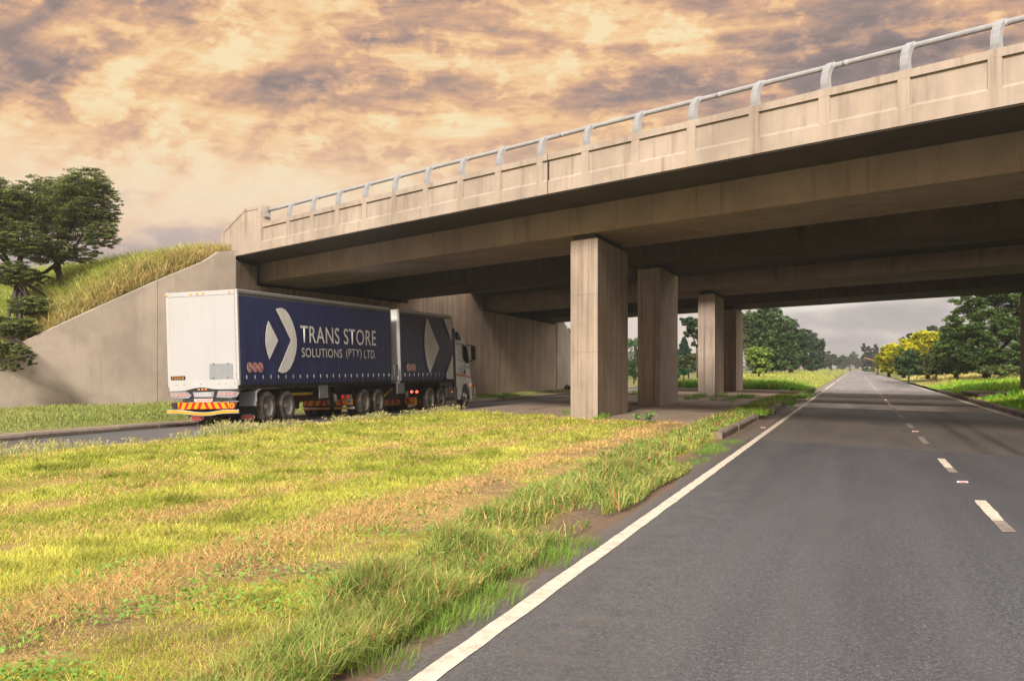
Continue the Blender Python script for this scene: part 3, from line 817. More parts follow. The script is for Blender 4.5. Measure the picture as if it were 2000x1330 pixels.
# near wing wall
WL = cw((0 - 1000) / F * 44.0, 44.0); wdir = (WL - PN).normalized(); wlen = (WL - PN).length
WN = Vector((-wdir.y, wdir.x, 0));
if WN.y < 0: WN = -WN
tops = [(0.0, 5.21), (0.8, 5.08)]
for (x, y) in ((400, 510.5), (308, 548), (190, 601), (80, 652), (0, 690)):
    # intersection with the wing line
    q = (x - 1000) / F
    A = Vector((PN.x * CS + PN.y * SN, -PN.x * SN + PN.y * CS)); Bv = Vector((WL.x * CS + WL.y * SN, -WL.x * SN + WL.y * CS)) - A
    u = (A.x - q * A.y) / (q * Bv.y - Bv.x); zc = A.y + Bv.y * u
    tops.append((u * wlen, (718 - y) / F * zc))
tops.append((wlen + 5.0, tops[-1][1] - 2.1))
def wtop(a): return float(np.interp(a, [t_[0] for t_ in tops], [t_[1] for t_ in tops]))
wing = empty('wing_wall', tuple(PN)); tag(wing, 'smooth sloping concrete wing wall below the grassy bank, behind the truck', 'retaining wall')
aj = tops[3][0]
for (a0, a1, nm) in ((0.0, aj - 0.012, 0), (aj + 0.012, wlen + 5, 1)):
    mb = MB(); ks = [a0] + [t_[0] for t_ in tops if a0 < t_[0] < a1] + [a1]
    for k in range(len(ks) - 1):
        wallseg(mb, PN + wdir * ks[k], PN + wdir * ks[k + 1], -0.6, HE + wtop(ks[k]), HE + wtop(ks[k + 1]), 0.35, n=WN)
    par(fixn(mb.build('wall_panel', M['conc_wall'])), wing)
mb = MB(); wallseg(mb, PN + wdir * (aj - 0.02) + WN * 0.03, PN + wdir * (aj + 0.02) + WN * 0.03, -0.5, HE + wtop(aj) - 0.03, HE + wtop(aj) - 0.03, 0.1, n=WN)
par(fixn(mb.build('wall_joint', M['joint'])), wing)
# far wing wall
wf = empty('wing_wall', tuple(PF)); tag(wf, 'pale sloping wing wall at the far end of the abutment, left of the nearest pier', 'retaining wall')
mb = MB(); fd_ = (PF - PN).normalized()
pts = [(0.35, 4.6), (1.0, 4.55), (6.0, 1.95), (11.0, -0.6), (14, -1.6)]
for k in range(len(pts) - 1):
    wallseg(mb, PF + fd_ * pts[k][0], PF + fd_ * pts[k + 1][0], -0.6, HE + pts[k][1], HE + pts[k + 1][1], 0.4)
par(fixn(mb.build('wall_panel', M['conc_wall'])), wf)

# ------------------------------------------------------------------ embankment carrying the upper road
def zbank(a, d):
    a = np.asarray(a, dtype=float); d = np.asarray(d, dtype=float)
    base = np.interp(a, [t_[0] for t_ in tops] + [30], [t_[1] for t_ in tops] + [-3.0]) - 0.12
    h = base + 0.50 * d + 0.25 * (fbm(a, d, 0.3, 3) - 0.5)
    pl = 4.75 - 0.16 * np.maximum(a - 1.5, 0) ** 1.6 + 0.2 * (fbm(a, d, 0.2, 5) - 0.5)
    pl = np.maximum(pl, base)
    return HE + np.minimum(h, pl) - 0.1 * np.exp(-((h - pl) / 0.4) ** 2)
ag = np.linspace(-1.0, 30, 78); dg = np.concatenate([np.linspace(0.3, 14, 50), np.linspace(15, 70, 14)])
ga, gd = np.meshgrid(ag, dg)
gx = PN.x + wdir.x * ga + WN.x * gd; gy = PN.y + wdir.y * ga + WN.y * gd; gzz = zbank(ga, gd)
i = np.arange((len(ag) - 1) * (len(dg) - 1)); r = i // (len(ag) - 1); c = i % (len(ag) - 1); a = r * len(ag) + c
def bankcol(x, y):
    n_ = fbm(x, y, 0.6, 3)[:, None]; return np.array([0.13, 0.10, 0.045]) * (1 - n_) + np.array([0.17, 0.19, 0.04]) * n_
tag(meshnp('embankment', np.stack([gx.ravel(), gy.ravel(), gzz.ravel()], 1), [np.stack([a, a + 1, a + len(ag) + 1, a + len(ag)], 1)], bankcol(gx.ravel(), gy.ravel()), M['turf'], smooth=True), kind='structure')
# fill behind the abutment
sg = np.linspace(0.0, 62, 34); eg = np.linspace(0.9, 60, 20); gs, ge = np.meshgrid(sg, eg)
gx = PN.x + fd_.x * gs + LV.x * ge; gy = PN.y + fd_.y * gs + LV.y * ge
ln = (PF - PN).length
hz_ = np.where(gs < ln, 4.95, 4.95 - (gs - ln) * 0.5) - np.maximum(ge - 40, 0) * 0.2
aa = (gx - PN.x) * wdir.x + (gy - PN.y) * wdir.y; dd = (gx - PN.x) * WN.x + (gy - PN.y) * WN.y
hz_ = np.where(aa > -1.0, np.minimum(hz_, zbank(np.maximum(aa, -1), np.maximum(dd, 0)) - HE - 0.3), hz_)
i = np.arange((len(sg) - 1) * (len(eg) - 1)); r = i // (len(sg) - 1); c = i % (len(sg) - 1); a = r * len(sg) + c
tag(meshnp('embankment', np.stack([gx.ravel(), gy.ravel(), (HE + hz_).ravel()], 1), [np.stack([a, a + 1, a + len(sg) + 1, a + len(sg)], 1)], bankcol(gx.ravel(), gy.ravel()), M['turf'], smooth=True), kind='structure')
# ------------------------------------------------------------------ truck with two trailers
ROLL = 0.032; XB, ZB = -8.37, 35.3; HA = math.atan(700.0 / F); hs, hc = math.sin(HA), math.cos(HA)
ZR = float(zroadL(-18.0, 31.4)) - 0.01
pb = cw(XB, ZB)
truck = empty('articulated_truck', (pb.x, pb.y, ZR), (0, -ROLL, -(HA - TH)))
tag(truck, 'long truck with two navy curtain-sided trailers and white cab, driving under the bridge', 'truck')
def rp(x, y, u=0.0, it=3):      # photo pixel -> (x, z) on the plane at u metres ahead of the tail
    q = (x - 1000) / F; z = 2.0
    for _ in range(it):
        w_ = (XB - ROLL * z + hs * u - q * (ZB + hc * u)) / (hc + q * hs)
        Zc = ZB + hc * u + hs * w_
        z = HE + (718 - y) * Zc / F - ZR + ROLL * w_
    return (-w_, z)
def uz(x, y, it=3):             # photo pixel -> (u, z) on the right-hand side plane
    q = (x - 1000) / F; z = 2.0
    for _ in range(it):
        u = (XB - ROLL * z - q * ZB) / (q * hc - hs)
        z = HE + (718 - y) * (ZB + hc * u) / F - ZR
    return (u, z)
r1 = lambda cx, cy, u=0.0: rp(320 + cx / 12.5, 725 + cy / 12.5, u)
r2 = lambda cx, cy, u=0.0: rp(300 + cx / 7.692, 740 + cy / 7.692, u)
def gdz(u): return float(zl(31.4 + u * 0.99) - zl(31.4))

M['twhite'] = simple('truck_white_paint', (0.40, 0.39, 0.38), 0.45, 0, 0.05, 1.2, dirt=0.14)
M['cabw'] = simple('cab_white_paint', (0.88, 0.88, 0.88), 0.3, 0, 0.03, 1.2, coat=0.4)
M['tgrey'] = simple('truck_grey_metal', (0.22, 0.23, 0.24), 0.5, 0.0, 0.10, 3, dirt=0.25)
M['black'] = simple('black_plastic', (0.012, 0.012, 0.013), 0.55, 0, 0.2)
M['dark'] = simple('chassis_dark', (0.018, 0.015, 0.014), 0.7, 0, 0.4, dirt=0.3)
M['chred'] = simple('chassis_dark_red', (0.075, 0.012, 0.012), 0.7, 0, 0.4)
M['red'] = simple('reflective_red', (0.62, 0.012, 0.01), 0.35, 0, 0.05)
M['yel'] = simple('reflective_yellow', (0.66, 0.28, 0.004), 0.35, 0, 0.05)
M['yellow'] = simple('yellow_paint', (0.60, 0.40, 0.02), 0.5, 0, 0.15, dirt=0.3)
M['silver'] = simple('aluminium', (0.55, 0.55, 0.56), 0.35, 0.7, 0.08, dirt=0.2)
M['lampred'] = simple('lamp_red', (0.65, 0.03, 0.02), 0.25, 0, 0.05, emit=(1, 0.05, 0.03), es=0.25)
M['lampon'] = simple('lamp_red_lit', (0.9, 0.1, 0.06), 0.25, 0, 0.02, emit=(1, 0.10, 0.06), es=2.2)
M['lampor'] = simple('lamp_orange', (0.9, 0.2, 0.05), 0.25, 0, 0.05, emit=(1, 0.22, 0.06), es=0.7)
M['lampw'] = simple('lamp_white_centre', (0.60, 0.50, 0.40), 0.3, 0, 0.05)
M['signw'] = simple('sign_white', (0.50, 0.45, 0.42), 0.5, 0, 0.05)
M['orange'] = simple('orange_stripe', (0.80, 0.28, 0.01), 0.4, 0, 0.05)
M['rim'] = simple('wheel_rim', (0.34, 0.32, 0.30), 0.42, 0.35, 0.2, 5, dirt=0.35)
M['chrome'] = simple('chrome_rim', (0.65, 0.64, 0.62), 0.22, 0.85, 0.1, 5)
M['logo'] = simple('lettering_offwhite', (0.86, 0.84, 0.80), 0.6, 0, 0.06, 2, dirt=0.12)
M['tank'] = simple('tank_grey', (0.20, 0.19, 0.175), 0.5, 0.2, 0.2, dirt=0.4)
m, t, b = newmat('tyre_rubber'); c = ocoord(t)
n_ = t.noise(c, 6.0, 5, 0.6)
t.put(b.inputs['Base Color'], t.mix(t.mr(n_, 0.3, 0.7), (0.03, 0.026, 0.023), (0.15, 0.12, 0.095))); b.inputs['Roughness'].default_value = 0.85
M['tyre'] = m
def curtain(name, a, b2):
    m, t, b = newmat(name); c = ocoord(t)
    n = t.noise(t.scale(c, (1, 5.5, 0.35)), 1.0, 5, 0.65, 0.2); n2 = t.noise(t.scale(c, (1, 22, 0.9)), 1.0, 4, 0.6); n3 = t.noise(c, 0.6, 3)
    cc = t.mix(t.mr(n, 0.3, 0.75), a, b2)
    cc = t.mix(t.mr(n2, 0.52, 0.8, 0.0, 0.35), cc, tuple(q * 1.9 + 0.012 for q in a))
    t.put(b.inputs['Base Color'], cc); b.inputs['Roughness'].default_value = 0.5
    h = t.m('ADD', t.m('MULTIPLY', n, 0.7), t.m('MULTIPLY', n3, 0.6)); bump(t, b, h, 0.6, 0.05)
    return m
M['navy'] = curtain('curtain_navy', (0.020, 0.027, 0.105), (0.033, 0.040, 0.14))
M['navy2'] = curtain('curtain_dark_navy', (0.022, 0.029, 0.090), (0.036, 0.044, 0.12))
# door panel with rain streaks
m, t, b = newmat('door_white'); c = ocoord(t)
n = t.noise(t.scale(c, (7, 7, 0.5)), 1.0, 5, 0.6); n2 = t.noise(c, 0.8, 4, 0.6)
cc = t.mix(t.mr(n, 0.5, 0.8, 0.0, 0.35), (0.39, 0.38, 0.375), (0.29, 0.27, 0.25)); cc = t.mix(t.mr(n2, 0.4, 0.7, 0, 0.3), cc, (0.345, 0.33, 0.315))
t.put(b.inputs['Base Color'], cc); b.inputs['Roughness'].default_value = 0.42; M['door'] = m
m, t, b = newmat('window_glass'); b.inputs['Base Color'].default_value = (0.012, 0.03, 0.018, 1); b.inputs['Roughness'].default_value = 0.06
b.inputs['Specular IOR Level'].default_value = 0.8; M['glass'] = m

W = 2.5
def T(o): o.parent = truck; return o
def tb(name, mat, x0, x1, y0, y1, z0, z1, parent=truck, bv=0.0):
    mb = MB(); mb.box(x0, x1, y0, y1, z0, z1); o = mb.build(name, mat, parent)
    if bv: bev(o, bv)
    return o
def panel_rear(name, mat, pts, y, th=0.02, parent=truck):   # pts (x,z) facing the rear at y
    mb = MB(); mb.prism(pts, y, y + th, lambda u, v, w_: (u, w_, v)); return fixn(mb.build(name, mat, parent))
def panel_side(name, mat, pts, x, th=0.004, parent=truck):  # pts (u,z) facing right at x
    mb = MB(); mb.prism(pts, x, x - th, lambda u, v, w_: (w_, u, v)); return fixn(mb.build(name, mat, parent))
def disc_pts(cx, cz, r, n=24, rz=None): return [(cx + r * math.cos(2 * math.pi * k / n), cz + (rz or r) * math.sin(2 * math.pi * k / n)) for k in range(n)]
def text(name, s, mat, parent, origin, width, height, axis, bold=0.0, th=0.003, spc=1.0):
    """axis 'rear': reads left to right along +x on a plane facing -y; 'side': reads along +y facing +x. origin = lower left"""
    cu = bpy.data.curves.new('txt', 'FONT'); cu.body = s; cu.size = 1.0; cu.offset = bold; cu.space_character = spc
    ob = bpy.data.objects.new('txt', cu); COL.objects.link(ob)
    dg_ = bpy.context.evaluated_depsgraph_get(); dg_.update()
    me = bpy.data.meshes.new_from_object(ob.evaluated_get(dg_))
    COL.objects.unlink(ob); bpy.data.objects.remove(ob)
    n = len(me.vertices); co = np.empty(n * 3, dtype=np.float32); me.vertices.foreach_get('co', co); co = co.reshape(-1, 3)
    mn = co.min(0); mxx = co.max(0)
    co[:, 0] = (co[:, 0] - mn[0]) / (mxx[0] - mn[0]) * width
    co[:, 1] = (co[:, 1] - mn[1]) / (mxx[1] - mn[1]) * height
    out_ = np.empty_like(co)
    if axis == 'rear':
        out_[:, 0] = origin[0] + co[:, 0]; out_[:, 1] = origin[1]; out_[:, 2] = origin[2] + co[:, 1]
    else:
        out_[:, 0] = origin[0]; out_[:, 1] = origin[1] + co[:, 0]; out_[:, 2] = origin[2] + co[:, 1]
    me.vertices.foreach_set('co', out_.ravel()); me.materials.clear(); me.materials.append(mat); me.update()
    o = bpy.data.objects.new(name, me); COL.objects.link(o); o.parent = parent
    return o

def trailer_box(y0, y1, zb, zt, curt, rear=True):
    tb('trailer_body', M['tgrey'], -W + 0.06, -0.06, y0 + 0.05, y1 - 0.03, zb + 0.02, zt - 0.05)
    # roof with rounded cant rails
    mb = MB()
    mb.box(-W + 0.02, -0.02, y0 + 0.02, y1, zt - 0.05, zt - 0.01)
    bev(mb.build('roof', M['tgrey'], truck), 0.015)
    for x0, x1 in ((-0.055, 0.012), (-W - 0.012, -W + 0.055)):
        bev(tb('cant_rail', M['silver'], x0, x1, y0 + 0.03, y1, zt - 0.11, zt), 0.02)
    # curtain, slightly billowed
    ny, nz = int((y1 - y0) * 6), 14; V = []
    ya, yb = y0 + 0.10, y1 - 0.04; za, zc = zb, zt - 0.20
    for j in range(nz + 1):
        for k in range(ny + 1):
            y = ya + (yb - ya) * k / ny; z = za + (zc - za) * j / nz
            bl = 0.018 * math.sin(math.pi * j / nz) + 0.010 * math.sin(y * 6.3 + 0.4 * math.sin(z * 2)) * (1 - j / nz) ** 2 + 0.012 * (float(fbm(y, z, 0.8, 2)) - 0.5)
            if z < zb + 0.27: bl += 0.012 * math.sin(y * 2 * math.pi / 0.5)
            V.append((0.005 + bl, y, z))
    i = np.arange(nz * ny); r = i // ny; c = i % ny; a = r * (ny + 1) + c
    cu = meshnp('curtain', np.array(V), [np.stack([a, a + 1, a + ny + 2, a + ny + 1], 1)], None, curt, truck, smooth=True)
    tb('curtain', curt, -W - 0.02, -W + 0.02, ya, yb, za, zc)
    # straps with buckles
    first = None; k = 0; y = y0 + 0.42
    while y < y1 - 0.15:
        if first is None:
            mb = MB(); mb.box(0.022, 0.034, -0.022, 0.022, -0.30, -0.07); st = mb.build('buckle_strap', M['black'], cu)
            m2 = MB(); m2.box(0.024, 0.045, -0.026, 0.026, -0.075, 0.0); m2.box(0.03, 0.055, -0.012, 0.012, -0.11, 0.02)
            bk = bev(m2.build('buckle', M['tgrey'], cu), 0.006)
            first = (st, bk)
        else:
            st = first[0].copy(); bk = first[1].copy(); COL.objects.link(st); COL.objects.link(bk)
        st.location = (0, y, zb + 0.26); bk.location = (0, y, zb + 0.27)
        y += 0.502
    # lower side rail
    tb('side_rail', M['dark'], -0.05, 0.0, y0 + 0.05, y1 - 0.05, zb - 0.10, zb - 0.005)
    tb('side_rail', M['dark'], -W, -W + 0.05, y0 + 0.05, y1 - 0.05, zb - 0.10, zb - 0.005)
    tb('floor', M['dark'], -W + 0.05, -0.05, y0 + 0.05, y1 - 0.05, zb - 0.14, zb + 0.01)
    # corner posts
    for x0, x1 in ((-0.07, 0.02), (-W - 0.02, -W + 0.07)):
        bev(tb('corner_post', M['twhite'], x0, x1, y0 - 0.005, y0 + 0.095, zb - 0.02, zt - 0.001), 0.012)
    return cu
ZT = 4.20; ZBm = uz(470, 751)[1]
cu1 = trailer_box(0.0, 11.85, ZBm, ZT, M['navy'])
cu2 = trailer_box(12.72, 19.1, ZBm + 0.0, ZT + 0.0, M['navy2'])
tb('nose_panel', M['twhite'], -W, 0.0, 11.86, 11.92, ZBm, ZT - 0.02)
# rear doors of the tail trailer
seam = r1(900, 215)[1]
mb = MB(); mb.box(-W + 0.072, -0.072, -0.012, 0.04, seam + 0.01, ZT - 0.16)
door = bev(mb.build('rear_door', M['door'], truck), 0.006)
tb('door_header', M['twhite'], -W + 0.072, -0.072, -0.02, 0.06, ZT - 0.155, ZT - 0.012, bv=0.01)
for cx in (106, 322, 375, 427, 652):
    x, z = rp(300 + cx / 4.432, 540 + (150 - (cx - 106) * 0.055) / 4.432)
    mb = MB(); mb.prism(disc_pts(x, ZT - 0.085, 0.045, 14, 0.028), -0.045, -0.018, lambda u, v, w_: (u, w_, v)); fixn(mb.build('marker_lamp', M['lampor'], truck))
# rivets along the posts
mb = MB()
for k in range(13):
    z = seam + 0.15 + k * 0.23
    for x in (-0.035, -W + 0.16, -0.10): mb.box(x - 0.007, x + 0.007, -0.019, -0.008, z - 0.007, z + 0.007)
T(mb.build('rivets', M['tgrey']))
# lower sill with its arched cut-out
sill = [r1(118, 225), r1(118, 490), r1(520, 475), r1(620, 450), r1(760, 415), r1(870, 400), r1(1000, 400), r1(1100, 415), r1(1220, 433), r1(1400, 440), r1(1815, 430), r1(1815, 180)]
sill = [(max(-W + 0.05, min(-0.01, x)), z) for x, z in sill]
sp2 = panel_rear('rear_sill', M['twhite'], sill, -0.035, 0.05)
mb = MB()
for cx, cy in ((100, 345), (310, 338), (502, 332), (915, 320), (1337, 307), (1530, 302), (1750, 297)):
    x, z = r1(cx, cy); mb.prism(disc_pts(x, z, 0.014, 8), -0.042, -0.036, lambda u, v, w_: (u, w_, v))
fixn(mb.build('bolts', M['black'], sp2))
# grey hatch plate and number board
pl = panel_rear('document_plate', M['tgrey'], [r1(1112, -180), r1(1680, -190), r1(1690, 178), r1(1120, 190)], -0.028, 0.012)
mb = MB()
for cx, cy in ((1218, 170), (1572, 150), (1218, -180), (1572, -190)):
    x, z = r1(cx, cy); mb.box(x - 0.012, x + 0.012, -0.04, -0.029, z - 0.025, z + 0.025)
T(mb.build('plate_clips', M['dark']))
nb = panel_rear('fleet_number_board', M['black'], [r1(185, 128), r1(525, 115), r1(530, 200), r1(190, 212)], -0.05, 0.012)
x, z = r1(212, 198); x2, z2 = r1(505, 130)
text('fleet_number', 'T006B', M['orange'], nb, (x, -0.053, z + 0.004), x2 - x, 0.06, 'rear', 0.0, spc=1.35)
# light panel
blk = [r1(180, 500), r1(520, 485), r1(600, 462), r1(760, 425), r1(870, 410), r1(1000, 410), r1(1100, 425), r1(1220, 443), r1(1400, 450), r1(1850, 445), r1(1850, 520), r1(1700, 665), r1(1240, 665), r1(1215, 730), r1(760, 730), r1(745, 668), r1(230, 668), r1(175, 600)]
blk = [(max(-W + 0.02, x), z) for x, z in blk]
lp = panel_rear('light_panel', M['black'], blk, -0.02, 0.06)
def lamp(cx, cy, r, parent, full=False, u0=-0.05):
    x, z = r1(cx, cy)
    mb = MB(); mb.prism(disc_pts(x, z, r * 1.28, 20), u0 + 0.008, u0 + 0.02, lambda u, v, w_: (u, w_, v)); fixn(mb.build('lamp_bezel', M['black'], parent))
    mb = MB(); mb.prism(disc_pts(x, z, r, 20), u0 - 0.004, u0 + 0.012, lambda u, v, w_: (u, w_, v)); l = fixn(mb.build('tail_lamp', M['lampred'], parent))
    mb = MB(); mb.prism(disc_pts(x, z, r * (0.3 if full else 0.52), 16), u0 - 0.009, u0 - 0.003, lambda u, v, w_: (u, w_, v)); fixn(mb.build('lamp_centre', M['lampw'], parent))
for pts, ls in (([r1(180, 508), r1(580, 500), r1(692, 590), r1(620, 665), r1(230, 658), r1(178, 610)], ((222, 583), (333, 583), (436, 582), (540, 577))),
                ([r1(1340, 478), r1(1560, 476), r1(1800, 497), r1(1856, 525), r1(1800, 620), r1(1640, 652), r1(1295, 637)], ((1390, 553), (1500, 555), (1610, 557), (1752, 550)))):
    pts = [(max(-W + 0.01, x), z) for x, z in pts]
    hb = panel_rear('lamp_cluster', M['tgrey'], pts, -0.045, 0.03)
    for k, (cx, cy) in enumerate(ls): lamp(cx, cy, 0.046, hb, full=(cx == 1752))
for cx, cy in ((862, 445), (950, 443), (1035, 440)):
    x, z = r1(cx, cy); mb = MB(); mb.prism(disc_pts(x, z, 0.036, 14, 0.018), -0.035, -0.018, lambda u, v, w_: (u, w_, v)); fixn(mb.build('marker_lamp', M['lampor'], lp))
fr = panel_rear('plate_frame', M['tgrey'], [r1(715, 510), r1(1245, 495), r1(1215, 635), r1(755, 637)], -0.034, 0.016)
npl = panel_rear('number_plate', M['signw'], [r1(766, 535), r1(1162, 522), r1(1165, 596), r1(768, 608)], -0.040, 0.008)
M['blue'] = simple('plate_blue', (0.06, 0.08, 0.30), 0.5)
x, z = r1(780, 596); x2, _ = r1(1150, 530)
text('plate_text', 'H JS 68 RL·GP', M['blue'], npl, (x, -0.043, z), x2 - x, 0.062, 'rear', 0.02)
bd2 = panel_rear('name_board', M['signw'], [r1(750, 672), r1(1218, 666), r1(1195, 733), r1(1170, 748), r1(790, 752), r1(765, 735)], -0.05, 0.015)
x, z = r1(795, 733); x2, _ = r1(1175, 690)
text('name_text', 'TRANS STORE', M['red'], bd2, (x, -0.053, z), x2 - x, 0.055, 'rear', 0.02)
tb('cross_member', M['dark'], -W + 0.5, -0.12, -0.01, 0.10, r1(900, 745)[1], r1(900, 670)[1])
tb('cross_member', M['tgrey'], -W + 0.03, -0.02, -0.02, 0.03, r1(900, 766)[1], r1(900, 748)[1])
cvb = panel_rear('chevron_board', M['black'], [r1(182, 768), r1(1795, 750), r1(1790, 830), r1(1745, 912), r1(270, 925), r1(205, 855)], -0.04, 0.03)
panel_rear('yellow_field', M['yel'], [r1(358, 767), r1(1612, 755), r1(1612, 912), r1(362, 925)], -0.043, 0.0025, cvb)
def yt(x): return 767 - 12 * (x - 358) / 1254
def yb_(x): return 925 - 13 * (x - 362) / 1250
mb = MB()
for (a, b_, c_, d_) in ((405, 480, 362, 430), (570, 640, 512, 582), (725, 800, 668, 740), (880, 957, 830, 906), (985, 1062, 1055, 1132), (1148, 1222, 1212, 1290), (1310, 1385, 1388, 1462), (1478, 1553, 1560, 1611)):
    mb.prism([r1(a, yt(a)), r1(b_, yt(b_)), r1(d_, yb_(d_)), r1(c_, yb_(c_))], -0.0465, -0.0435, lambda u, v, w_: (u, w_, v))
fixn(mb.build('red_stripes', M['red'], cvb))
x, z = r1(1684, 835)
mb = MB(); mb.prism(disc_pts(x, z, 0.098, 26), -0.050, -0.047, lambda u, v, w_: (u, w_, v)); s80 = fixn(mb.build('speed_disc', M['red'], truck))
mb = MB(); mb.prism(disc_pts(x, z, 0.078, 26), -0.053, -0.0505, lambda u, v, w_: (u, w_, v)); fixn(mb.build('disc_field', M['yel'], s80))
text('disc_number', '80', M['black'], s80, (x - 0.045, -0.055, z - 0.042), 0.09, 0.084, 'rear', 0.03)
for cx, cy in ((210, 787), (1768, 768)):
    x, z = r1(cx, cy); tb('reflector', M['red'], x - 0.025, x + 0.025, -0.05, -0.041, z - 0.015, z + 0.015)
# wavy yellow and silver bumper bar
ctr = [(225, 493), (330, 493), (440, 495), (520, 504), (600, 515), (680, 524), (760, 527), (840, 524), (900, 518), (980, 504), (1050, 494), (1120, 489), (1200, 487), (1300, 487)]
def bar(name, mat, hw, y0, y1, ctrp, parent=truck):
    P_ = [r2(a, b_) for a, b_ in ctrp]; mb = MB(); n = len(P_); vs = []
    for y in (y0, y1):
        for (x, z) in P_: vs += [(x, y, z - hw), (x, y, z + hw)]
    fs = []
    for i in range(n - 1):
        a = 2 * i; k = 2 * n
        fs += [(a, a + 2, a + 3, a + 1), (k + a, k + a + 1, k + a + 3, k + a + 2), (a + 1, a + 3, k + a + 3, k + a + 1), (a, k + a, k + a + 2, a + 2)]
    fs += [(0, 1, 2 * n + 1, 2 * n), (2 * n - 2, 4 * n - 2, 4 * n - 1, 2 * n - 1)]
    mb.add(vs, fs); return fixn(mb.build(name, mat, parent))
bp = bev(bar('bumper_bar', M['silver'], 0.060, -0.10, -0.03, ctr), 0.01)
bar('bumper_stripe', M['yel'], 0.035, -0.104, -0.099, ctr[0:1] + ctr[1:-1] + [(1285, 487)], bp)
tb('bumper_bracket', M['dark'], -W + 0.55, -W + 0.65, -0.03, 0.5, 0.42, 0.9); tb('bumper_bracket', M['dark'], -0.65, -0.55, -0.03, 0.5, 0.42, 0.9)
# mud flaps with oval signs
for (cx, cy, rx, ry, u) in ((625, 590, 105, 40, 1.15), (1420, 575, 105, 47, 1.15)):
    x, z = r2(cx, cy, u); x2, _ = r2(cx + rx, cy, u); a = x2 - x
    x = min(x, -a - 0.005) if cx > 1000 else max(x, -W + a)
    fl = tb('mud_flap', M['black'], x - a - 0.06, x + a + 0.0, u, u + 0.02, 0.20, 0.95)
    mb = MB(); mb.prism(disc_pts(x, z, a, 28, 0.095), u - 0.014, u - 0.002, lambda p, q, w_: (p, w_, q)); sg = fixn(mb.build('oval_sign', M['signw'], fl))
    mb = MB(); mb.prism(disc_pts(x, z, a * 0.9, 28, 0.08), u - 0.018, u - 0.0145, lambda p, q, w_: (p, w_, q)); fixn(mb.build('oval_field', M['red'], sg))
    text('oval_text', 'TRUCK', M['signw'], sg, (x - a * 0.42, u - 0.021, z + 0.012), a * 0.84, 0.042, 'rear', 0.02)
    text('oval_text', 'SERVICES', M['signw'], sg, (x - a * 0.6, u - 0.021, z - 0.045), a * 1.2, 0.040, 'rear', 0.02)
# front-of-wheel guards
g0 = r2(1300, 230, 1.1); g1 = r2(1560, 405, 1.1)
tb('mudguard', M['tgrey'], -0.62, -0.01, 1.02, 1.06, g1[1], g0[1] + 0.03, bv=0.01)
mb = MB(); arc = [(1.04 + 0.25 * math.sin(t_) * 1.0, 0) for t_ in (0,)]
pts = [(1.03, 0.70), (1.03, 1.00), (1.16, 1.07), (1.30, 1.10), (1.30, 1.06), (1.18, 1.03), (1.07, 0.95), (1.07, 0.70)]
mb.prism(pts, -0.6, 0.005, lambda u, v, w_: (w_, u, v)); fixn(mb.build('mudguard', M['twhite'], truck))

# wheels
R = 0.51
tyre_prof = [(-0.13, 0.30), (-0.15, 0.36), (-0.15, 0.44), (-0.13, 0.49), (-0.10, 0.508), (0.10, 0.508), (0.13, 0.49), (0.15, 0.44), (0.15, 0.36), (0.13, 0.30), (0.12, 0.285)]
rim_prof = [(0.135, 0.292), (0.130, 0.270), (0.06, 0.250), (-0.02, 0.235), (-0.035, 0.20), (-0.03, 0.15), (0.01, 0.13), (0.05, 0.12), (0.06, 0.085), (0.10, 0.075), (0.105, 0.0)]
rim_front = [(0.135, 0.292), (0.14, 0.275), (0.11, 0.25), (0.10, 0.20), (0.15, 0.155), (0.19, 0.14), (0.21, 0.11), (0.21, 0.0)]
protos = {}
def wheel(u, side, kind):
    x = -0.17 if side > 0 else -W + 0.17
    z = R + gdz(u)
    key = kind
    if key not in protos:
        mb = MB(); mb.lathe(tyre_prof, 0, 0, 0, 48)
        if kind != 'front': mb.lathe([(a - 0.33, b_) for a, b_ in tyre_prof], 0, 0, 0, 48)
        # tread grooves as shallow lugs
        for k in range(60):
            t_ = 2 * math.pi * k / 60
            for xx in (-0.10, 0.02):
                cy, cz = 0.5095 * math.cos(t_), 0.5095 * math.sin(t_)
                mb.box(xx, xx + 0.085, cy - 0.008, cy + 0.008, cz - 0.008, cz + 0.008)
        ty = mb.build('tyre', M['tyre'])
        mb = MB(); mb.lathe(rim_front if kind == 'front' else rim_prof, 0, 0, 0, 40)
        for k in range(10):
            t_ = 2 * math.pi * k / 10
            hx = 0.17 if kind == 'front' else -0.02
            cy, cz = 0.175 * math.cos(t_), 0.175 * math.sin(t_)
            mb.tube([(hx - 0.04, cy, cz), (hx + 0.02, cy, cz)], 0.014, 6)
        rm = mb.build('rim', M['chrome'] if kind == 'front' else M['rim'])
        protos[key] = (ty, rm); new = True
    else:
        ty, rm = protos[key][0].copy(), protos[key][1].copy(); COL.objects.link(ty); COL.objects.link(rm)
    e = empty('wheel', (x, u, z)); e.parent = truck
    if side < 0: e.rotation_euler = (0, 0, math.pi)
    ty.parent = e; rm.parent = e
for u in (1.85, 3.16, 9.30, 10.62, 16.2, 17.55):
    for s in (1, -1): wheel(u, s, 'rear')
for s in (1, -1): wheel(20.64, s, 'front')
for u in (1.85, 3.16, 9.30, 10.62, 16.2, 17.55):
    mb = MB(); mb.tube([(-0.3, u, R + gdz(u)), (-W + 0.3, u, R + gdz(u))], 0.09, 10); T(mb.build('axle', M['dark']))
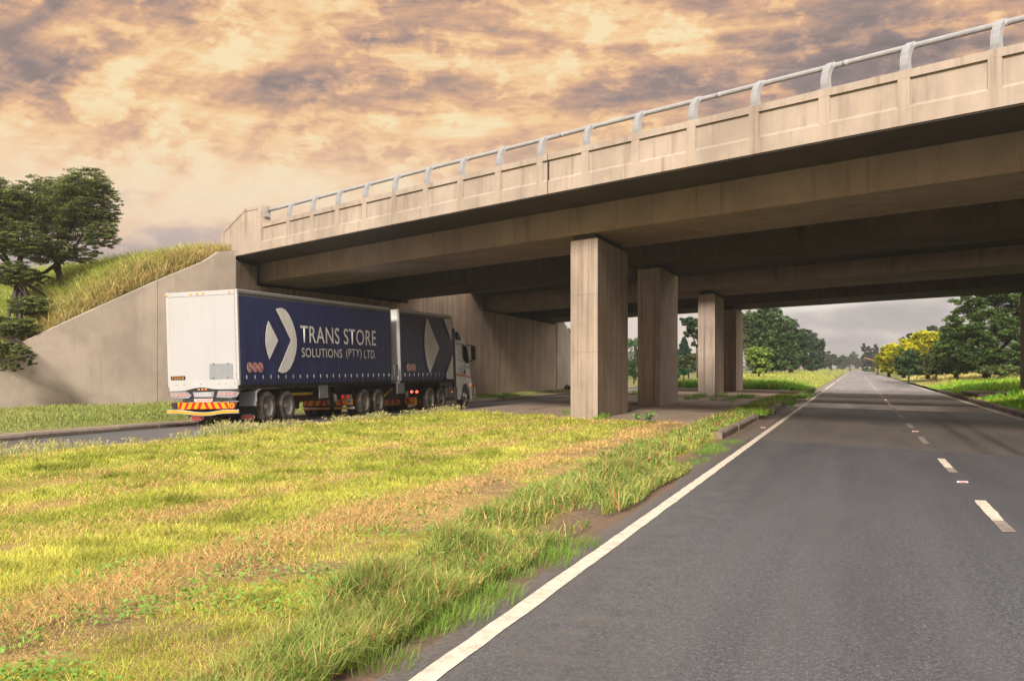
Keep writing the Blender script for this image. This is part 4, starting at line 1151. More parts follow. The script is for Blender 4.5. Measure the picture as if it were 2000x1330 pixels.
# chassis rails
for x in (-0.78, -W + 0.68):
    tb('chassis_rail', M['dark'], x, x + 0.1, 0.2, 11.8, 0.80, 1.08)
    tb('chassis_rail', M['dark'], x, x + 0.1, 8.3, 19.0, 0.72, 0.98)
    tb('chassis_rail', M['dark'], x, x + 0.1, 14.6, 21.3, 0.55, 0.86)
tb('chassis_side', M['chred'], -0.66, -0.60, 3.9, 7.9, 0.62, 0.86)
tb('chassis_side', M['dark'], -0.7, -0.62, 3.8, 8.9, 0.60, 1.10)
tb('chassis_side', M['dark'], -0.8, -0.70, 8.4, 19.0, 0.45, 1.12)
# tool boxes and bars on the side
def sbox(name, mat, xa, ya, xb, yb2, x1=0.0, dep=0.35, bv=0.01):
    u0, z1 = uz(xa, ya); u1, z0 = uz(xb, yb2)
    return tb(name, mat, x1 - dep, x1, u0, u1, z0, z1, bv=bv)
sbox('tool_box', M['tgrey'], 624, 752, 642, 777, -0.01, 0.04)
sbox('tool_box', M['tgrey'], 776, 748, 791, 768, -0.01, 0.04)
sbox('side_bar', M['yellow'], 569, 767.5, 626, 770, -0.30, 0.04)
mb = MB()
for (a, b_, c_, d_) in ((653, 754, 663, 750), (754, 775, 773, 758)):
    u0, z0 = uz(a, b_); u1, z1 = uz(c_, d_); mb.tube([(-0.15, u0, z0), (-0.15, u1, z1)], 0.035, 6)
T(mb.build('landing_leg_brace', M['yellow']))
for (px_, py_) in ((655, 768), (795, 762)):
    u, z = uz(px_, py_)
    mb = MB(); mb.tube([(-0.25, u, z - 0.18), (-0.25, u, z + 0.02), (-0.25, u, z + 0.08)], [0.11, 0.11, 0.05], 12); T(mb.build('fire_extinguisher', M['chred']))
    mb = MB(); mb.tube([(-0.12, u + 0.25, z - 0.30), (-0.12, u + 0.15, z - 0.02)], [0.09, 0.06], 10); T(mb.build('valve_cover', M['tgrey']))
tb('landing_leg', M['dark'], -0.55, -0.43, 7.4, 7.55, 0.3, 1.1); tb('landing_leg', M['dark'], -W + 0.43, -W + 0.55, 7.4, 7.55, 0.3, 1.1)
# rear boards of the leading trailer and of the tractor
def revboard(u, x0, x1, z0, z1, split, bar2, plate):
    cb = tb('chevron_board', M['dark'], x0, x1, u, u + 0.03, z0 - 0.02, z1 + 0.02)
    tb('yellow_field', M['yel'], x0 + 0.01, x1 - 0.01, u - 0.004, u - 0.001, z0, z1, cb)
    mb = MB(); n = int((x1 - x0) / 0.30); mid_ = (x0 + x1) / 2; h = z1 - z0
    for k in range(n):
        a = x0 + 0.02 + k * 0.30
        sl_ = 0.10 if a < mid_ - 0.1 else -0.10
        mb.prism([(a, z0), (a + 0.14, z0), (a + 0.14 + sl_, z1), (a + sl_, z1)], u - 0.008, u - 0.0045, lambda p, q, w_: (p, w_, q))
    fixn(mb.build('red_stripes', M['red'], cb))
    if bar2: tb('bumper_bar', M['silver'], x0 - 0.03, x1 + 0.08, u - 0.06, u - 0.01, z0 - 0.15, z0 - 0.07, bv=0.01); tb('bumper_stripe', M['yel'], x0 - 0.02, x1 - 0.15, u - 0.064, u - 0.061, z0 - 0.14, z0 - 0.085)
    if plate:
        mb = MB(); mb.prism(disc_pts(x1 - 0.14, (z0 + z1) / 2 + 0.02, 0.10, 22), u - 0.012, u - 0.009, lambda p, q, w_: (p, w_, q)); pz = fixn(mb.build('speed_disc', M['signw'], truck))
        text('disc_number', '80', M['black'], pz, (x1 - 0.19, u - 0.014, (z0 + z1) / 2 - 0.02), 0.10, 0.08, 'rear', 0.03)
u_ = 8.30; z1 = rp(640, 781, u_)[1]; z0 = rp(640, 792, u_)[1]
revboard(u_, rp(594, 785, u_)[0], -0.10, z0, z1 + 0.03, None, True, True)
x, z = rp(670, 774.5, u_); x2, _ = rp(680, 774, u_)
hb = tb('lamp_cluster', M['tgrey'], rp(665, 774, u_)[0], rp(687, 774, u_)[0], u_ - 0.02, u_ + 0.02, z - 0.09, z + 0.09, bv=0.02)
for xx in (x, x2):
    mb = MB(); mb.prism(disc_pts(xx, z, 0.062, 18), u_ - 0.034, u_ - 0.02, lambda p, q, w_: (p, w_, q)); fixn(mb.build('tail_lamp', M['lampred'], hb))
tb('mud_flap', M['black'], rp(646, 790, u_)[0], rp(654, 790, u_)[0], u_ - 0.07, u_ - 0.065, z0 - 0.2, z1 + 0.05)
u_ = 14.75; z1 = rp(790, 776, u_)[1]; z0 = rp(790, 787, u_)[1]
revboard(u_, rp(720, 785, u_)[0], rp(814, 785, u_)[0], z0, z1, None, False, False)
tb('bumper_stripe', M['yel'], rp(720, 785, u_)[0], rp(814, 785, u_)[0], u_ - 0.005, u_ + 0.0, z0 - 0.075, z0 - 0.022)
tb('mud_flap', M['black'], rp(783, 790, u_)[0], rp(791.5, 790, u_)[0], u_ - 0.04, u_ - 0.03, z0 - 0.3, z1 + 0.3)
for px_ in (804, 814):
    x, z = rp(px_, 765, u_); mb = MB(); mb.prism(disc_pts(x, z, 0.055, 18), u_ - 0.03, u_ + 0.03, lambda p, q, w_: (p, w_, q)); fixn(mb.build('brake_lamp', M['lampon'], truck))

# markings on the curtains
c1 = lambda cx, cy: uz(300 + cx / 4.432, 540 + cy / 4.432)
c2 = lambda cx, cy: uz(620 + cx / 4.75, 560 + cy / 4.75)
def marks(name, pts, parent, x=0.062): return panel_side(name, M['logo'], pts, x, 0.006, parent)
marks('logo_wedge', [c1(*p) for p in ((978, 385), (1062, 553), (988, 718), (970, 670), (957, 610), (952, 553), (955, 490), (963, 430))], cu1)
marks('logo_crescent', [c1(*p) for p in ((1040, 283), (1062, 274), (1092, 272), (1125, 290), (1158, 335), (1188, 400), (1210, 470), (1223, 545), (1224, 600), (1215, 670), (1196, 735), (1170, 790), (1138, 825), (1105, 835), (1085, 832), (1062, 822), (1118, 690), (1173, 555), (1108, 420))], cu1)
marks('logo_wedge', [c2(*p) for p in ((1002, 290), (1118, 567), (1033, 805), (1012, 740), (993, 650), (982, 560), (980, 470), (987, 370))], cu2)
marks('logo_crescent', [c2(*p) for p in ((1155, 295), (1228, 300), (1232, 505))], cu2)
marks('logo_crescent', [c2(*p) for p in ((1243, 630), (1184, 808), (1186, 853), (1252, 858))], cu2)
def word(wd, a, b_, zlo, zhi, bold):
    u0 = uz(a, 660)[0]; u1 = uz(b_, 660)[0]
    text('lettering', wd, M['logo'], cu1, (0.066, u0, zlo), u1 - u0, zhi - zlo, 'side', bold, spc=1.08)
zt0, zt1 = c1(1255, 572)[1], c1(1255, 422)[1]
word('TRANS', 583, 659.4, zt0, zt1, 0.008); word('STORE', 668, 731, zt0, zt1, 0.008)
zt0, zt1 = c1(1262, 697)[1], c1(1262, 618)[1]
word('SOLUTIONS', 584.7, 663.6, zt0, zt1, 0.0); word('(PTY)', 671.6, 702, zt0 - 0.04, zt1 + 0.03, 0.0); word('LTD.', 706.7, 729.7, zt0, zt1, 0.0)
def warn(cu, u, z, r, k):
    mb = MB(); mb.prism(disc_pts(u, z, r, 28), 0.050, 0.054, lambda p, q, w_: (w_, p, q)); s_ = fixn(mb.build('warning_sticker', M['signw'], cu))
    mb = MB(); n = 28
    o_ = disc_pts(u, z, r * 0.90, n); i_ = disc_pts(u, z, r * 0.79, n)
    for q in range(n): mb.prism([o_[q], o_[(q + 1) % n], i_[(q + 1) % n], i_[q]], 0.0545, 0.0565, lambda p, q2, w_: (w_, p, q2))
    e = 0.035 * r / 0.17; c_ = r * 0.58
    mb.prism([(u - c_ - e * 0.7, z + c_ - e * 0.7), (u - c_ + e * 0.7, z + c_ + e * 0.7), (u + c_ + e * 0.7, z - c_ + e * 0.7), (u + c_ - e * 0.7, z - c_ - e * 0.7)], 0.0545, 0.0565, lambda p, q2, w_: (w_, p, q2))
    fixn(mb.build('red_ring', M['stud_red'], s_))
    mb = MB()
    f_ = lambda p, q2, w_: (w_, p, q2)
    if k == 0: mb.prism([(u - r * 0.5, z - r * 0.18), (u + r * 0.5, z - r * 0.18), (u + r * 0.5, z - r * 0.04), (u - r * 0.5, z - r * 0.04)], 0.0570, 0.0575, f_)
    elif k == 1: mb.prism([(u - r * 0.25, z - r * 0.5), (u, z - r * 0.55), (u + r * 0.05, z), (u + r * 0.22, z + r * 0.45), (u - r * 0.02, z + r * 0.5), (u - r * 0.22, z)], 0.0570, 0.0575, f_)
    else: mb.prism([(u - r * 0.1, z - r * 0.6), (u + r * 0.15, z - r * 0.5), (u + r * 0.1, z + r * 0.1), (u + r * 0.3, z + r * 0.45), (u + r * 0.15, z + r * 0.5), (u - r * 0.15, z)], 0.0570, 0.0575, f_)
    fixn(mb.build('symbol', M['black'] if k == 0 else M['tgrey'], s_))
for k, cx in enumerate((818, 866, 912)):
    u, z = c1(cx, 787); warn(cu1, u, z, 0.165, k)
for k, cx in enumerate((833, 861, 888)):
    u, z = c2(cx, 750); warn(cu2, u, z, 0.165, k)
sbox('grille_patch', M['tgrey'], 768.5, 712, 777, 734.5, 0.03, 0.02, 0.0)
tb('rear_door', M['cabw'], -W + 0.05, -0.05, 12.70, 12.76, ZBm - 0.05, ZT - 0.02)
tb('underride_skirt', M['twhite'], -0.9, -0.01, 12.60, 12.71, ZBm - 0.12, ZBm + 0.02, bv=0.02)

# cab
cabm = empty('cab', (0, 0, 0)); cabm.parent = truck
dzc = gdz(20.5)
side = [(19.45, 0.95), (19.45, 3.62), (19.62, 3.70), (20.0, 3.66), (20.45, 3.50), (20.85, 3.26), (21.02, 3.02), (21.20, 2.62), (21.44, 2.02), (21.55, 1.55), (21.60, 1.25), (21.66, 1.22), (21.74, 0.95), (21.74, 0.42), (21.62, 0.30), (21.30, 0.30), (21.28, 0.52), (21.20, 0.78), (21.02, 0.98), (20.75, 1.10), (20.50, 1.10), (20.25, 0.98), (20.08, 0.78), (20.02, 0.52), (20.0, 0.34), (19.62, 0.34), (19.60, 0.95)]
mb = MB(); n = len(side); secs = [(0.0, 0.0), (-0.10, 0.015), (-0.30, 0.05), (-W + 0.30, 0.05), (-W + 0.10, 0.015), (-W, 0.0)]
vs = []
for k, (x, sh) in enumerate(secs):
    for (u, z) in side:
        taper = 0.16 * max(0, (z - 2.9)) * (1 if k in (0, 5) else 0.6 if k in (1, 4) else 0)
        xx = x - taper if x > -W / 2 else x + taper
        ff = 0.09 if (k in (0, 5)) and u > 21.0 and z > 0.3 else 0.0
        vs.append((xx, u - ff + sh * (u > 21.0), z + dzc * 0.6 + sh * (z > 3.2)))
fs = [tuple(range(n)), tuple(range((len(secs) - 1) * n + n - 1, (len(secs) - 1) * n - 1, -1))]
for k in range(len(secs) - 1): fs += [(k * n + j, k * n + (j + 1) % n, (k + 1) * n + (j + 1) % n, (k + 1) * n + j) for j in range(n)]
mb.add(vs, fs); cab = bev(fixn(mb.build('cab_shell', M['cabw'], cabm)), 0.02)
dz6 = dzc * 0.6
def cs(name, mat, pts, x=0.012, th=0.01): return panel_side(name, mat, [(u, z + dz6) for u, z in pts], x, th, cabm)
cs('side_window', M['glass'], [(20.52, 2.92), (20.98, 2.84), (21.22, 2.26), (21.18, 2.08), (20.85, 2.12), (20.60, 2.32)], 0.006)
cs('window_seal', M['black'], [(20.49, 2.95), (21.00, 2.87), (21.26, 2.25), (21.20, 2.04), (20.84, 2.08), (20.57, 2.29)], 0.003)
cs('roof_vent_window', M['black'], [(19.70, 3.55), (19.92, 3.52), (20.22, 3.30), (20.24, 3.16), (19.76, 3.18)], -0.02, 0.06)
cs('visor_strip', M['tgrey'], [(19.5, 2.98), (20.98, 2.93), (20.99, 2.97), (19.5, 3.02)], 0.01)
cs('orange_stripe', M['orange'], [(19.47, 1.50), (21.5, 1.36), (21.5, 1.43), (19.47, 1.59)], 0.006)
M['seam'] = simple('seam_grey', (0.22, 0.22, 0.22), 0.6)
cs('door_seam', M['seam'], [(20.38, 1.5), (20.40, 1.5), (20.40, 2.95), (20.38, 2.95)], 0.003)
cs('locker_seam', M['seam'], [(19.6, 2.22), (20.35, 2.16), (20.35, 2.18), (19.6, 2.24)], 0.003)
cs('door_handle', M['black'], [(20.50, 1.55), (20.66, 1.52), (20.68, 1.68), (20.60, 1.78), (20.50, 1.70)], 0.02)
cs('door_logo', M['navy2'], [(20.62, 2.02), (20.72, 1.95), (20.74, 1.85), (20.66, 1.75), (20.68, 1.86)], 0.004)
text('door_text', 'TRANS STORE', M['navy2'], cabm, (0.006, 20.86, 1.86 + dz6), 0.50, 0.085, 'side', 0.02)
text('door_text', 'SOLUTIONS (PTY) LTD.', M['navy2'], cabm, (0.006, 20.86, 1.79 + dz6), 0.50, 0.045, 'side', 0.02)
mb = MB()
for zz_, a_, b_ in ((1.90, 19.85, 20.15), (1.80, 19.72, 20.25), (1.76, 19.9, 20.3), (1.66, 19.78, 20.22), (1.62, 19.75, 20.25)):
    mb.box(-0.001, 0.006, a_, b_, zz_ + dz6, zz_ + 0.018 + dz6)
mb.build('small_print', M['seam'], cabm)
mb = MB()
arch = [(20.65 + 0.66 * math.cos(a_), 0.52 + 0.66 * math.sin(a_)) for a_ in np.linspace(0.05, math.pi - 0.05, 14)]
arch_i = [(20.65 + 0.60 * math.cos(a_), 0.52 + 0.60 * math.sin(a_)) for a_ in np.linspace(0.05, math.pi - 0.05, 14)]
for k in range(13): mb.prism([arch[k], arch[k + 1], arch_i[k + 1], arch_i[k]], -0.2, 0.03, lambda u, v, w_: (w_, u, v + dz6))
fixn(mb.build('wheel_arch', M['cabw'], cabm))
wsp = [(-0.16, 21.045, 3.0), (-W + 0.16, 21.045, 3.0), (-W + 0.08, 21.49, 2.02), (-0.08, 21.49, 2.02)]
mb = MB(); mb.add([(x, y + 0.055, z + dz6) for x, y, z in wsp], [(0, 1, 2, 3)]); mb.build('windscreen', M['glass'], cabm)
# mirrors
for sx in (1, -1):
    cx_m = 0.20 if sx > 0 else -W - 0.20
    mb = MB(); mb.box(cx_m - 0.10, cx_m + 0.12, 21.30, 21.44, 2.22 + dz6, 2.90 + dz6); mir = bev(mb.build('mirror', M['black'], cabm), 0.04, 3)
    mb = MB(); mb.box(cx_m - 0.08, cx_m + 0.10, 21.435, 21.47, 2.25 + dz6, 2.87 + dz6); bev(mb.build('mirror_cap', M['tgrey'], mir), 0.03)
    mb = MB(); xi = -0.05 if sx > 0 else -W + 0.05
    mb.tube([(xi, 21.12, 2.95 + dz6), (cx_m, 21.36, 2.92 + dz6)], 0.025, 6); mb.tube([(xi, 21.3, 2.15 + dz6), (cx_m, 21.38, 2.2 + dz6)], 0.025, 6); mb.build('mirror_arm', M['black'], mir)
# dark air guides behind the cab, roof deflector
tb('air_guide', M['black'], -0.10, -0.02, 18.98 + 0.14, 19.44, 0.85, 3.62, cabm); tb('air_guide', M['black'], -W + 0.02, -W + 0.10, 19.12, 19.44, 0.85, 3.62, cabm)
mb = MB(); mb.prism([(19.0, 3.72), (19.45, 3.74), (19.62, 4.08), (19.55, 4.10), (19.0, 3.98)], -0.25, -W + 0.25, lambda u, v, w_: (w_, u, v + dz6)); bev(fixn(mb.build('roof_deflector', M['dark'], cabm)), 0.02)
# step, tank, bumper, bull bar, indicator
tb('step_box', M['tank'], -0.45, -0.02, 19.18, 19.60, 0.36 + dz6, 0.95 + dz6, cabm, bv=0.02)
for k in range(3):
    tb('fuel_tank', M['tank'], -0.62, -0.03, 18.12 + k * 0.34, 18.42 + k * 0.34, 0.40 + dz6, 0.98 + dz6, truck, bv=0.10)
tb('side_marker', M['lampor'], 0.0, 0.02, 18.75, 18.83, 0.62, 0.68)
tb('indicator', M['lampor'], -0.01, 0.035, 21.26, 21.36, 0.98 + dz6, 1.06 + dz6, cabm)
mb = MB()
for xo in (0.0, -0.6, -W + 0.6, -W):
    mb.tube([(xo, 21.72, 1.12 + dz6), (xo, 21.95, 1.05 + dz6), (xo, 22.0, 0.8 + dz6), (xo, 21.92, 0.42 + dz6), (xo, 21.7, 0.36 + dz6)], 0.028, 8)
for zz_ in (1.05, 0.45): mb.tube([(0, 21.95, zz_ + dz6), (-W, 21.95, zz_ + dz6)], 0.028, 8)
mb.build('bull_bar', M['chrome'], cabm)
tb('headlamp', M['lampor'], -0.35, -0.05, 21.72, 21.80, 0.50 + dz6, 0.72 + dz6, cabm, bv=0.02)
# ------------------------------------------------------------------ grass
rng = np.random.default_rng(11)
def blades(name, P, h, w_, azm, bend, col, mat='grass', tipc=1.15, kind='stuff', label=None, cat=None, parent=None, flat=0.0):
    n = len(P); h = np.broadcast_to(h, n); w_ = np.broadcast_to(w_, n)
    dx, dy = np.cos(azm), np.sin(azm); phi = rng.random(n) * 2 * np.pi
    sx, sy = np.cos(phi) * w_ * 0.5, np.sin(phi) * w_ * 0.5
    V = np.empty((n, 5, 3), dtype=np.float32)
    V[:, 0, 0] = P[:, 0] - sx; V[:, 0, 1] = P[:, 1] - sy; V[:, 0, 2] = P[:, 2]
    V[:, 1, 0] = P[:, 0] + sx; V[:, 1, 1] = P[:, 1] + sy; V[:, 1, 2] = P[:, 2]
    m1 = bend * 0.30 * h; z1 = 0.58 * h * np.cos(bend * 0.45)
    V[:, 2, 0] = P[:, 0] + dx * m1 + sx * 0.8; V[:, 2, 1] = P[:, 1] + dy * m1 + sy * 0.8; V[:, 2, 2] = P[:, 2] + z1
    V[:, 3, 0] = P[:, 0] + dx * m1 - sx * 0.8; V[:, 3, 1] = P[:, 1] + dy * m1 - sy * 0.8; V[:, 3, 2] = P[:, 2] + z1
    V[:, 4, 0] = P[:, 0] + dx * bend * 0.95 * h; V[:, 4, 1] = P[:, 1] + dy * bend * 0.95 * h; V[:, 4, 2] = P[:, 2] + h * np.clip(1 - 0.42 * bend ** 2, 0.15, 1)
    C = np.repeat(col[:, None, :], 5, axis=1).astype(np.float32)
    C[:, 4] *= tipc
    b0 = np.arange(n) * 5
    q = np.stack([b0, b0 + 1, b0 + 2, b0 + 3], 1); t3 = np.stack([b0 + 3, b0 + 2, b0 + 4], 1)
    o = meshnp(name, V.reshape(-1, 3), [q, t3], C.reshape(-1, 3), M[mat], parent)
    if kind: tag(o, kind=kind)
    if label: tag(o, label=label, cat=cat)
    return o
def zc_of(x, y): return -x * SN + y * CS
def xp_of(x, y): return 1000 + F * (x * CS + y * SN) / np.maximum(zc_of(x, y), 0.5)
def jit(c, n, v=0.18, hue=0.10):
    k = 1 + (rng.random((n, 1)) - 0.5) * 2 * v; hh = 1 + (rng.random((n, 3)) - 0.5) * 2 * hue
    return np.clip(c * k * hh, 0, 1)
def inslab(x, y):
    D_ = D_of(x, y); wob = 0.5 * (fbm(x, y, 0.9, 4) - 0.5) * 2
    return (D_ > 23.3 + wob * 0.6) & (D_ < 62.5) & (x < -4.45 + wob * 0.4)
# mown turf
N = 720000
u = rng.random(N); z0, z1 = 5.3, 62.0
zc = 1 / (1 / z0 - u * (1 / z0 - 1 / z1))
x = -14.3 + rng.random(N) * 11.2; y = (zc + SN * x) / CS
pxx = xp_of(x, y); k = (pxx > -160) & (pxx < 1800) & ~inslab(x, y)
x, y, zc = x[k], y[k], zc[k]; n = len(x)
s = np.clip(straw(x, y) * 1.15 + 0.06, 0, 1)
soil = np.clip((fbm(x, y, 0.9, 11) - 0.50) * 5, 0, 1) * np.interp(x, [-5.2, -4.6, -3.2, -2.5], [0.1, 0.8, 0.7, 0.3])
k = rng.random(n) > soil * 0.8
x, y, zc, s = x[k], y[k], zc[k], s[k]; n = len(x)
isst = rng.random(n) < s
fresh = fbm(x, y, 0.8, 21)
clmp = np.clip((fbm(x, y, 2.4, 91, 3) - 0.60) * 7, 0, 1)
hgt = np.where(isst, 0.035, 0.035 + 0.04 * fresh + 0.05 * clmp) * (0.5 + 0.75 * rng.random(n)) * (1 + 0.35 * (1 - s))
fresh = np.clip((fresh - 0.5) * 1.8 + 0.55, 0, 1)
cg = np.array([0.28, 0.34, 0.035]) * (1 - fresh[:, None]) + np.array([0.62, 0.60, 0.11]) * fresh[:, None]
cst = np.array([0.68, 0.48, 0.19])
col = np.where(isst[:, None], cst, cg * (1 - 0.35 * clmp[:, None])); col = jit(col, n, 0.28, 0.10)
wd = np.maximum(0.004, 0.00062 * zc)
P = np.stack([x, y, zmed(x, y) - 0.01], 1)
blades('median_grass', P, hgt * np.interp(zc, [5, 40], [1, 1.3]), wd * (0.7 + 0.6 * rng.random(n)), rng.random(n) * 6.283, np.where(isst, 1.2, 0.5) + 0.5 * rng.random(n), col)
# cut straw lying in windrows
N = 40000
u = rng.random(N); zc = 1 / (1 / 5.5 - u * (1 / 5.5 - 1 / 40))
row = rng.choice([-4.95, -6.95, -8.9, -10.65, -13.6], N, p=[0.42, 0.20, 0.16, 0.12, 0.10])
y = (zc + SN * row) / CS
wv = 0.25 * (fbm(y * 0, y, 0.3, 8) - 0.5)
x = row - wv + rng.normal(0, 0.24, N) * np.where(row == -4.95, 1, 1.6)
k = (xp_of(x, y) > -160) & ~inslab(x, y) & (fbm(x, y, 0.5, 33) > np.where(row == -4.95, 0.38, 0.50)); x, y, zc = x[k], y[k], zc[k]; n = len(x)
P = np.stack([x, y, zmed(x, y) + 0.012 + 0.04 * rng.random(n)], 1)
blades('cut_straw', P, 0.04 + 0.09 * rng.random(n), np.maximum(0.0035, 0.0006 * zc), rng.random(n) * 6.283, 1.5 + 0.08 * rng.random(n), jit(np.array([0.70, 0.47, 0.18]), n, 0.3, 0.08), tipc=1.0)
# long unmown grass along the kerb
N = 150000
u = rng.random(N); zc = 1 / (1 / 5.0 - u * (1 / 5.0 - 1 / 60))
x = -2.45 - 1.9 * rng.random(N); y = (zc + SN * x) / CS
edge = -2.50 - 0.30 * fbm(y, y * 0, 0.5, 3)
edge = np.where(y > 19, np.minimum(edge, -3.16), edge)
cl = fbm(x, y, 1.6, 14)
lim = np.interp(zc, [5, 8, 12, 20, 45], [-3.15, -3.35, -3.75, -4.05, -4.25]) - 0.45 * (fbm(x, y, 0.7, 61) - 0.5)
k = (x < edge) & (x > lim) & (xp_of(x, y) > -60) & (cl + 0.25 * rng.random(N) > np.interp(zc, [0, 18, 30, 60], [0.34, 0.36, 0.42, 0.5]))
bare = np.exp(-((x + 2.9) / 0.35) ** 2 - ((y - 12.0) / 2.2) ** 2); k &= rng.random(N) > bare * 1.3
x, y, zc, cl = x[k], y[k], zc[k], cl[k]; n = len(x)
P = np.stack([x, y, zmed(x, y) - 0.02], 1)
tone = np.clip(rng.random(n) * 0.7 + 1.2 * (fbm(x, y, 2.3, 71) - 0.35), 0, 1)[:, None]
col = np.array([0.10, 0.21, 0.025]) * (1 - tone) + np.array([0.40, 0.44, 0.11]) * tone
red = rng.random(n) < 0.035; col[red] = [0.45, 0.10, 0.07]
dry = rng.random(n) < 0.14; col[dry] = [0.62, 0.42, 0.17]
hh = (0.08 + 0.40 * cl ** 1.5 * rng.random(n) ** 1.3) * np.clip((-2.42 - x) / 0.45 + 0.35, 0.3, 1.0) * np.interp(zc, [5, 16, 30], [1.0, 0.95, 0.8]) + 0.03
blades('kerbside_long_grass', P, hh, np.maximum(0.006, 0.00085 * zc) * (0.7 + 0.8 * rng.random(n)), rng.random(n) * 6.283, 0.3 + 1.05 * rng.random(n), jit(col, n, 0.2, 0.08))
# fine bright tufts at the asphalt edge
def tufts(name, cents, nper, rad, h, w_, c, sp=0.5, kind='stuff'):
    Ps = []; 
    for (cx, cy, cz, sc) in cents:
        m_ = int(nper * sc); r_ = rng.random(m_) ** 0.6 * rad * sc; a_ = rng.random(m_) * 6.283
        Ps.append(np.stack([cx + r_ * np.cos(a_), cy + r_ * np.sin(a_), np.full(m_, cz), a_, np.full(m_, sc)], 1))
    Q = np.concatenate(Ps); n = len(Q)
    return blades(name, Q[:, :3], h * Q[:, 4] * (0.5 + 0.6 * rng.random(n)), w_ * (0.7 + 0.6 * rng.random(n)), Q[:, 3] + rng.normal(0, 0.5, n), sp * (0.3 + rng.random(n)), jit(np.array(c), n, 0.25, 0.1), kind=kind)
tc_ = []
for (a, b_) in ((790, 1235), (840, 1215), (900, 1190), (940, 1165), (1000, 1120), (1045, 1098), (1090, 1078), (1110, 1062), (870, 1205), (960, 1150), (820, 1225), (1065, 1085), (720, 1290), (1290, 925), (1345, 905), (1400, 880), (1430, 865), (1365, 898), (1378, 880), (1384, 874), (1390, 869), (1372, 886)):
    p = gp(a, b_, 0.02); tc_.append((p.x, p.y, 0.0, 0.8 + 0.5 * rng.random()))
tufts('bright_edge_tufts', tc_, 200, 0.24, 0.12, 0.005, (0.20, 0.32, 0.05), 0.9)
# tall seeding stems beside the far carriageway
N = 5200
y = 12 + rng.random(N) * 46; x = -14.25 + rng.normal(0, 0.28, N) - 0.15 * fbm(y, y * 0, 0.4, 1)
clm = fbm(x, y, 0.55, 41); k = (clm > 0.46) & (D_of(x, y) < 24.5); x, y, clm = x[k], y[k], clm[k]; n = len(x)
hh = 0.08 + 0.50 * np.clip(clm - 0.40, 0, 1) * (0.4 + rng.random(n)) * 1.6
big_ = np.exp(-((xp_of(x, y) - 430) / 45) ** 2) + 0.8 * np.exp(-((xp_of(x, y) - 770) / 35) ** 2); hh = hh * 0.62 * (1 + 0.9 * big_)
P = np.stack([x, y, zmed(x, y)], 1); zc = zc_of(x, y)
blades('roadside_stems', P, hh, 0.0006 * zc, rng.random(n) * 6.283, 0.25 + 0.5 * rng.random(n), jit(np.array([0.40, 0.44, 0.12]), n, 0.3))
m_ = 3; a_ = rng.random((n, m_)) * 6.283; tt = 0.6 + 0.45 * rng.random((n, m_))
Q = np.stack([x[:, None] + 0 * tt, y[:, None] + 0 * tt, P[:, 2][:, None] + hh[:, None] * tt * 0.95], 2).reshape(-1, 3)
blades('seed_heads', Q, 0.05 + 0.06 * rng.random(len(Q)), np.repeat(0.0006 * zc, m_), a_.ravel(), 1.0 + 0.4 * rng.random(len(Q)), jit(np.array([0.52, 0.46, 0.20]), len(Q), 0.35))
# verge in front of the wing wall and along the abutment
N = 90000
y = 14 + rng.random(N) * 80; x = -21.6 - rng.random(N) ** 0.9 * 9
A2 = WL - PN; B_ = np.stack([x - PN.x, y - PN.y], 1)
dn = B_[:, 0] * WN.x + B_[:, 1] * WN.y
LVn = np.array([LV.x, LV.y]); da = B_ @ LVn
k = (((dn < -0.05) & (y < 52)) | ((y >= 45) & (da < -0.05) & (fbm(x, y, 0.8, 3) > 0.52)))
k &= ~((D_of(x, y) > 26) & (rng.random(N) < 0.55)); k &= (xp_of(x, y) > -220)
x, y = x[k], y[k]; n = len(x); zc = zc_of(x, y); tt = fbm(x, y, 0.5, 8)
wallh = np.clip((-21.9 - x) / 1.5, 0.25, 1)
hh = (0.10 + 0.30 * tt * rng.random(n)) * wallh * np.where(y > 47, 0.5, 1.0)
tone = np.clip(tt[:, None] * 1.1 - 0.1 + 0.25 * (rng.random((n, 1)) - 0.5), 0, 1)
col = np.array([0.20, 0.27, 0.06]) * (1 - tone) + np.array([0.42, 0.40, 0.13]) * tone
blades('verge_grass', np.stack([x, y, zverL(x, y) - 0.02], 1), hh, 0.0009 * zc, rng.random(n) * 6.283, 0.3 + 0.6 * rng.random(n), jit(col, n, 0.2))
# bank above the wing wall
N = 150000
a = -0.6 + rng.random(N) * 24; d_ = 0.35 + rng.random(N) ** 1.3 * 28
x = PN.x + wdir.x * a + WN.x * d_; y = PN.y + wdir.y * a + WN.y * d_
tt = fbm(a, d_, 0.45, 3); t2 = fbm(a, d_, 1.6, 7)
hh = (0.35 + 0.75 * rng.random(N)) * (0.55 + 0.8 * t2) * np.interp(d_, [0, 1.2], [0.45, 1.0])
tone = np.clip(0.9 - 0.16 * d_ + 0.9 * (tt - 0.5) + 0.3 * (rng.random(N) - 0.5), 0, 1)[:, None]
col = np.array([0.34, 0.39, 0.06]) * (1 - tone) + np.array([0.50, 0.36, 0.14]) * tone
lite = rng.random(N) < 0.15; col[lite] = [0.52, 0.50, 0.20]
blades('bank_grass', np.stack([x, y, zbank(a, d_) - 0.05], 1), hh, 0.034 * (0.6 + 0.8 * rng.random(N)), rng.random(N) * 6.283, 0.35 + 0.85 * rng.random(N), jit(col, N, 0.25))
